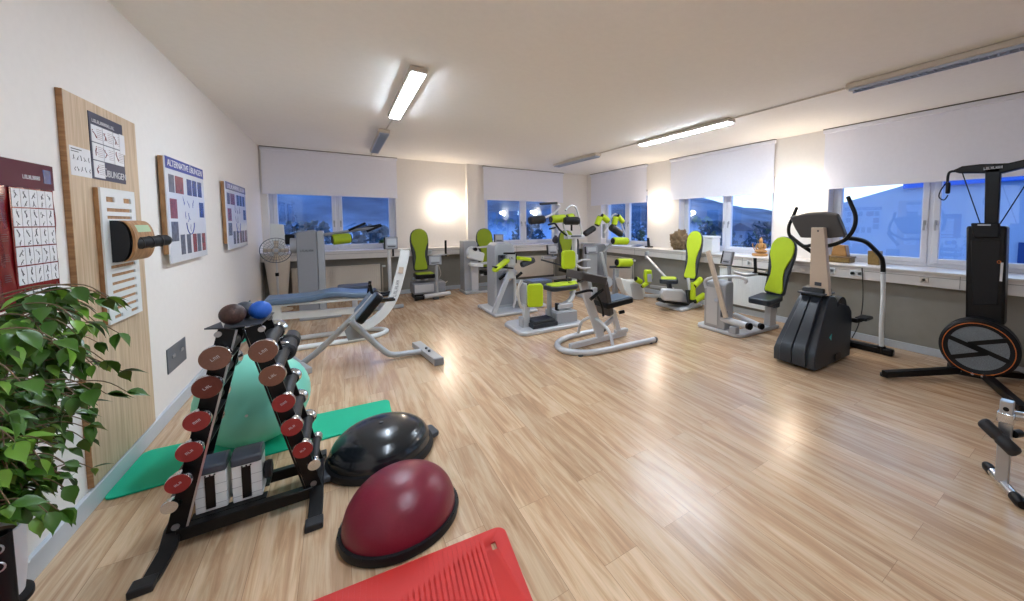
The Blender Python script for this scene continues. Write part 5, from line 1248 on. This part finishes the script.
tubes(t, 'handlebar', 'black', ([xr(848, 197, 4.62), xr(851, 204, 4.60), xr(855.5, 216, 4.60), xr(854, 228, 4.60), xr(847, 238, 4.60), xr(838, 243, 4.58), xr(826, 246, 4.56), xr(812, 245, 4.56)], .022, 6),
      ([xr(797, 207, 4.62), xr(793, 217, 4.60), xr(789, 226, 4.60), xr(789.5, 235, 4.60), xr(796, 241, 4.58), xr(804, 246, 4.56), xr(812, 245, 4.56)], .020, 6))
tubes(t, 'swing_handle', 'black', ([xr(845, 238, 4.70), xr(856, 239, 4.85), xr(866, 242, 5.00), xr(874, 249, 5.15), xr(881, 257, 5.28), xr(883, 264, 5.33), xr(883, 274, 5.33)], .026, 6),
      ([xr(790, 236, 4.64), xr(800, 244, 4.72), xr(812, 252, 4.80)], .024, 4))
tubes(t, 'swing_arm', 'white', ([xr(883, 272, 5.33), xr(883, 300, 5.33), xr(881.5, 325, 5.33), xr(881.5, 349, 5.33)], .026, 5))
B().cyl(xr(881.5, 346, 5.33), xr(881.5, 352, 5.33), .045, .05, 20).build('arm_joint', 'black', t)
B().box((5.29, 1.52, 0), (5.38, 2.36, .085)).build('rear_stabilizer', 'black', t, bevel=.02)
bars(t, 'rear_rail', 'black', ((4.85, 2.03, .06), (5.32, 2.0, .06), .08, .07))
q = xr(864, 318, 5.02)
B().obox(q, (.10, .0, .0), (0, .06, 0), (0, 0, .018)).build('pedal', 'black', t, bevel=.01)
bars(t, 'pedal_arm', 'black', (q+V((-.14, .05, -.02)), q+V((-.02, .03, -.02)), .06, .05))
tag(B().tube([PX(862, 268, 5.64), PX(863, 290, 5.62), PX(862, 310, 5.60), PX(858, 326, 5.60), PX(852, 338, 5.58)], .006, 8, smooth=6).build('power_cable', 'cable'), 'black power cable hanging from the wall socket to the elliptical trainer', 'cable')

# ------------------------------------------------------------------ ski trainer
XS = 5.25
t = thing('ski_trainer', 'black ski trainer with round flywheel and winged top bar', 'ski trainer', (XS, .86, 0))
def K(px, py, X=XS): return PX(px, py, X)
# housing column
hc = [K(966, 226), K(1007, 226), K(1004, 326), K(965, 328)]
B().prism(hc, (.16, 0, 0)).build('housing', 'black', t, bevel=.02)
B().prism([K(971, 240), K(1001, 240), K(998, 305), K(973, 305)], (-.012, 0, 0)).build('housing_cover', 'shellside', t, bevel=.01)
B().prism([K(971, 223), K(1001, 223), K(1000, 238), K(974, 238)], (-.03, 0, 0)).build('pulley_cover', 'shellside', t, bevel=.014)
B().obox(K(984, 225, XS-.033), (.002, 0, 0), (0, .045, 0), (0, 0, .006)).build('cover_label', 'silver', t)
B().obox(K(1001.5, 272, XS-.01), (.003, 0, 0), (0, .009, 0), (0, 0, .09)).build('side_lettering_strip', 'silver', t)
B().tube([K(999, 262, XS-.012)+V((0, .012*math.cos(a), .012*math.sin(a))) for a in [i*PI/8 for i in range(16)]], .003, 6, closed=True).build('side_emblem', 'orange', t)
B().prism([K(985, 168), K(1001, 168), K(998, 226), K(984, 226)], (.06, 0, 0)).build('mast', 'black', t, bevel=.008)
ctr = (K(985, 170)+K(998, 170))/2
# winged bar
wing = [K(951, 171), K(962, 166), K(980, 164), K(1008, 163), K(1026, 159), K(1050, 152), K(1052, 157), K(1030, 166), K(1014, 170), K(1002, 173), K(972, 173), K(958, 173)]
B().prism(wing, (.09, 0, 0)).build('top_bar', 'black', t, bevel=.012)
marks('lettering', K(993, 167.8, XS-.003), (0, -1, .03), (0, .03, 1), .13, .026, 'silver', t, 8)
tubes(t, 'bar_hook', 'black', ([K(956, 171), K(950, 172), K(948, 176), K(947.5, 182)], .012, 4))
B().obox(K(948, 188), (.02, 0, 0), (0, .018, 0), (0, 0, .06)).build('handle_grip', 'shellside', t, bevel=.012)
tubes(t, 'handle_strap', 'black', ([K(947, 182), K(941, 190), K(939, 197), K(944, 200), K(948, 195)], .006, 5))
tubes(t, 'drive_cord', 'black', ([K(962, 172), K(980, 223)], .005, 0), ([K(1044, 156), K(1000, 224)], .005, 0))
# flywheel
fc = PX(980, 342, 5.12); n_ = V((-1, -.10, 0)).normalized(); RF = .285
fc.z = max(fc.z, .335)
fc = V((5.13, .80, .35))
s_, u_ = V((n_.y, -n_.x, 0)), V((0, 0, 1))
B().lathe(fc-n_*.02, [(.25, -.12), (RF, -.10), (RF, .04), (RF-.02, .06), (RF-.06, .06), (RF-.075, .05)], axis=n_, seg=56).build('flywheel_housing', 'shellside', t)
B().tube([fc+n_*.063+(s_*math.cos(a)+u_*math.sin(a))*(RF-.035) for a in [2*PI*i/64 for i in range(64)]], .0035, 8, closed=True).build('orange_ring', 'orange', t)
B().lathe(fc+n_*.030, [(.02, 0), (.212, 0), (.212, .006), (.02, .006)], axis=n_, seg=56).build('perforated_disc', mat('perforated_mesh', (150, 160, 168), .5, .1, noise_amt=.9, noise_scale=180), t)
z_ = MB()
def F2(a, b): return fc+n_*.040+s_*a*.235+u_*b*.235
for a_, b_ in (((-.86, .55), (.28, .13)), ((.28, .13), (-.90, -.32)), ((.90, .30), (-.28, -.13)), ((-.28, -.13), (.80, -.58))):
    z_.beam(F2(*a_), F2(*b_), .004, .042, side=n_.cross(F2(*b_)-F2(*a_)))
z_.build('flywheel_emblem', 'black', t, smooth=False)
# legs
bars(t, 'leg', 'black', ((5.18, .88, .09), PZ(884, 374, .05), .07, .06), ((5.22, .78, .09), (4.55, .42, .05), .07, .06))
B().cyl(PZ(884, 376, .0), PZ(884, 376, .0)+V((0, 0, .03)), .035, seg=16).build('levelling_foot', 'rubber', t)
B().cyl((4.58, .43, 0), (4.58, .43, .03), .035, seg=16).build('levelling_foot', 'rubber', t)
bars(t, 'rear_leg', 'black', ((5.2, .86, .09), (5.58, .55, .05), .07, .06))
B().obox((5.17, .86, .085), (.06, .03, 0), (-.04, .14, 0), (0, 0, .04)).build('leg_bracket', 'black', t, bevel=.01)
for a_ in (-.11, -.04, .05, .12): B().cyl((5.10, .86+a_, .09), (5.085, .86+a_, .09), .012, seg=10).build('bracket_bolt', 'steel', t)
t = thing('orange_ball', 'orange exercise ball behind the flywheel at the right edge', 'ball', (5.46, .30, 0))
B().sph((5.47, .34, .17), .17, seg=40, rings=24).build('ball_skin', 'orange', t, ang=80)

# ------------------------------------------------------------------ chrome support with foam rollers at the right edge
t = thing('roller_stand', 'chrome T-footed stand with black foam rollers at the right edge', 'stand', (3.22, .36, 0))
f0, f1 = PZ(990, 469, .025), PZ(1018, 500, .025)
B().cyl(f0, f1, .026, seg=20).build('foot_tube', 'chrome', t)
d_ = (f1-f0).normalized()
for e, s in ((f0, -1), (f1, 1)): B().lathe(e-d_*s*.03, [(.029, 0), (.030, .05), (.022, .075)], axis=d_*s, seg=20).build('foot_cap', 'black', t)
fm = f0.lerp(f1, .45)
bars(t, 'post', 'steel', (fm+V((0, 0, .01)), fm+V((0, 0, .50)), .055, .055, (0, 1, 0)), bev=.004)
B().obox(fm+V((0, 0, .40)), (.036, 0, 0), (0, .036, 0), (0, 0, .03)).build('sleeve', 'chrome', t, bevel=.005)
B().cyl(fm+V((-.030, 0, .455)), fm+V((-.026, 0, .455)), .013, seg=14).build('pin_hole', 'black', t)
B().cyl(fm+V((.03, -.03, .30)), fm+V((.08, -.05, .30)), .022, seg=14).build('locking_knob', 'black', t)
tubes(t, 'side_tube', 'chrome', ([fm+V((.03, -.02, .41)), fm+V((.18, -.25, .41)), fm+V((.3, -.6, .41))], .028, 0))
ra, rb_ = PX(984, 424, fm.x-.06), PX(1014, 449, fm.x-.06)
ra = PX(981, 420, fm.x-.06); rb_ = PX(1018, 455, fm.x-.10)
m_ = (ra+rb_)/2
Lr = (rb_-ra).length; r0 = .034
B().lathe(ra, [(r0*.4, 0), (r0*.8, r0*.15), (r0, r0*.5), (r0, Lr*.44), (r0*.90, Lr*.485), (r0*.90, Lr*.515), (r0*1.05, Lr*.56), (r0*1.05, Lr-r0*.5), (r0*.8, Lr-r0*.15), (r0*.4, Lr)], axis=rb_-ra, seg=32).build('foam_roller', 'rubber', t, ang=50)

# ------------------------------------------------------------------ radiators
def radiator(side, a0, a1, z0, z1, d, label, m='rad'):
    t = thing('radiator', label, 'radiator', ((a0+a1)/2, d, 0) if side == 'back' else (d, (a0+a1)/2, 0), 'flat panel radiators under the sill')
    def bx(a, b, za, zb, da, db): return B().box((a, d+da, za), (b, d+db, zb)) if side == 'back' else B().box((d+da, a, za), (d+db, b, zb))
    bx(a0, a1, z0, z1, .03, .055).build('panel', m, t, bevel=.008)
    r = MB(); a = a0+.05
    while a < a1-.05:
        bxx = ((a, d+.024, z0+.03), (a+.022, d+.031, z1-.03)) if side == 'back' else ((d+.024, a, z0+.03), (d+.031, a+.022, z1-.03))
        r.box(*bxx); a += .034
    r.build('ribs', m, t, bevel=.003)
    bx(a0, a1, z1-.02, z1, .0, .085).build('top_grille', 'rad', t, bevel=.003)
    e = a1 if side == 'back' else a0
    p = V((e+.04, d+.05, z1-.05)) if side == 'back' else V((d+.05, e-.04, z1-.05)); q = V((e+.10, d+.05, z1-.05)) if side == 'back' else V((d+.05, e-.10, z1-.05))
    B().cyl(p, q, .022, seg=16).build('valve_head', 'white', t)
    pz = p.copy(); pz.z = z0-.04; B().tube([p, pz, V((pz.x, pz.y, .1))], .009, 8).build('pipe', 'rad', t)
    return t
radiator('back', -.75, .70, .16, .70, 8.93, 'cream radiator under the left back window')
radiator('back', 3.55, 4.82, .16, .70, 8.93, 'cream radiator under the back window behind the mast machine')
radiator('right', 3.32, 4.22, .15, .80, 5.64, 'white radiator under the right sill behind the large lime backrest', 'white')
radiator('right', 6.7, 8.1, .15, .74, 5.66, 'white radiator under the right sill nearest the far corner')

# ------------------------------------------------------------------ sockets on the duct
def socket(p, n, w, h, label, m='white', knob=True):
    p, n = V(p), V(n); s = n.cross(V((0, 0, 1)))
    t = thing('socket', label, 'socket', p, 'wall sockets on the cable duct')
    B().obox(p+n*.006, s*w/2, V((0, 0, h/2)), n*.006).build('cover_frame', m, t, bevel=.004)
    k = max(1, round(w/h))
    for i in range(k):
        c = p+n*.012+s*((i-(k-1)/2)*h*.95)
        B().lathe(c, [(h*.36, 0), (h*.36, .003), (h*.28, .003), (h*.26, 0)], axis=n, seg=20).build('socket_ring', m, t)
    return t
socket((5.649, 2.05, .905), (-1, 0, 0), .16, .08, 'white double socket with a black plug behind the elliptical trainer')
B().cyl((5.637, 2.09, .905), (5.60, 2.09, .905), .02, seg=16).build('plug', 'black', [o for o in COL.objects if o.name.startswith('socket') and 'double' in str(o.get('label', ''))][0])
socket((5.649, 2.35, .91), (-1, 0, 0), .08, .08, 'single white socket left of the double one on the right duct')
socket((5.649, 1.36, .905), (-1, 0, 0), .085, .06, 'small beige data socket on the duct beside the ski trainer', 'rad')
socket((5.649, 3.62, .905), (-1, 0, 0), .08, .08, 'white socket on the duct behind the large lime backrest machine')
socket((1.62, 8.849, .92), (0, -1, 0), .16, .08, 'white double socket under the back wall lamp')
socket((5.649, 6.1, .91), (-1, 0, 0), .08, .08, 'white socket on the duct under the far wall lamp')

# ------------------------------------------------------------------ things on the sill
rc = random.Random(9)
t = thing('coral', 'brown coral ball on the sill left of the lime backrest', 'ornament', (5.93, 5.42, ZS))
cb = MB(); cb.sph((5.92, 5.42, ZS+.20), .20, (.8, 1, 1), seg=40, rings=28)
for v in cb.bm.verts:
    d = (v.co-V((5.92, 5.42, ZS+.20))); k = 1+.38*noise.noise(d*16)+.25*noise.noise(d*42); v.co = V((5.92, 5.42, ZS+.20))+d*k
    v.co.z = max(v.co.z, ZS+.001)
cb.build('coral_body', 'stone', t, ang=80)
t = thing('storage_box', 'white lidded box on the sill behind the lime backrests', 'box', (5.9, 4.72, ZS))
B().box((5.78, 4.48, ZS+.001), (6.02, 4.96, ZS+.27)).build('box_body', 'white', t, bevel=.015)
B().box((5.77, 4.47, ZS+.27), (6.03, 4.97, ZS+.315)).build('lid', 'white', t, bevel=.012)
t = thing('carved_figurine', 'carved wooden sitting figurine on the sill', 'figurine', (5.95, 3.60, ZS))
B().lathe((5.95, 3.62, ZS), [(.12, 0), (.13, .02), (.12, .045)], seg=28).build('pedestal', 'gold', t, bevel=.004)
g_ = MB(); c0 = V((5.95, 3.60, ZS+.045))
g_.sph(c0+V((0, 0, .035)), .10, (.75, 1.1, .38)).sph(c0+V((0, 0, .12)), .055, (.8, 1.0, 1.35)).sph(c0+V((-.01, 0, .215)), .036, (1, .9, 1.15)).sph(c0+V((0, 0, .262)), .014)
for s in (-1, 1): g_.tube([c0+V((0, s*.055, .16)), c0+V((-.01, s*.085, .10)), c0+V((-.06, s*.04, .065))], [.02, .014], 10, smooth=4)
g_.tube([c0+V((0, 0, .17)), c0+V((-.005, 0, .20))], .018, 10)
g_.build('seated_body', 'gold', t, ang=80)
B().tube([c0+V((-.02, .10, .05)), c0+V((-.03, .14, .13)), c0+V((-.03, .13, .17))], .008, 8, smooth=4).build('carved_stem', 'gold', t)
t = thing('lidded_basket', 'flat woven basket under a yellow wooden box, on the sill', 'basket', (5.95, 2.36, ZS))
B().box((5.86, 2.22, ZS+.001), (6.05, 2.52, ZS+.085)).build('basket_body', 'wicker', t, bevel=.015)
B().box((5.85, 2.21, ZS+.07), (6.06, 2.53, ZS+.09)).build('basket_rim', 'stone', t, bevel=.006)
tag(B().prism([(5.90, 2.27, ZS+.091), (5.90, 2.48, ZS+.091), (5.90, 2.45, ZS+.25), (5.90, 2.30, ZS+.25)], (.12, 0, 0)).build('wooden_box', 'gold', bevel=.01), 'yellowish wooden box standing on the flat woven basket', 'box')
t = thing('woven_pot', 'square woven pot on the sill right of the wooden box', 'pot', (5.95, 1.95, ZS))
B().prism([(5.90, 1.89, ZS+.001), (5.90, 2.02, ZS+.001), (5.90, 2.025, ZS+.19), (5.90, 1.885, ZS+.19)], (.11, 0, 0)).build('pot_body', 'wicker', t, bevel=.008)
t = thing('sill_plant', 'small dark green plant in a grey pot on the left back sill', 'plant', (.83, 9.05, ZS))
B().lathe((.83, 9.05, ZS), [(.05, 0), (.065, .12), (.055, .12), (.05, .1)], seg=24).build('plant_pot', 'silverd', t)
lf = MB()
for k in range(60):
    a = rc.uniform(0, 2*PI); e = rc.uniform(.15, 1.2); leaf(lf, V((.83, 9.05, ZS+.12)), (math.cos(a), math.sin(a)*.6, e), rc.uniform(.10, .17), rc)
lf.build('foliage', 'leaf', t, ang=80)
t = thing('dark_vase', 'small round dark vase on the back sill by the mast machine', 'vase', (4.92, 9.02, ZS))
B().lathe((4.92, 9.02, ZS), [(.04, 0), (.09, .05), (.10, .10), (.07, .17), (.035, .20), (.04, .22), (.03, .22)], seg=28).build('vase_body', 'brownpad', t)
t = thing('wall_phone', 'dark cordless phone in its cradle on the sill near the far corner', 'phone', (5.9, 6.35, ZS))
B().box((5.84, 6.28, ZS+.001), (5.98, 6.42, ZS+.03)).build('cradle', 'black', t, bevel=.006)
B().prism([(5.88, 6.30, ZS+.03), (5.88, 6.38, ZS+.03), (5.91, 6.43, ZS+.22), (5.91, 6.37, ZS+.22)], (.03, 0, .0)).build('handset', 'black', t, bevel=.006)
tag(B().prism([(5.80, 6.62, ZS+.002), (5.80, 6.85, ZS+.002), (6.0, 6.85, ZS+.03), (6.0, 6.62, ZS+.03)], (0, 0, .012)).build('notebook', 'padgrey', bevel=.003), 'grey notebook lying on the sill beside the phone', 'notebook')
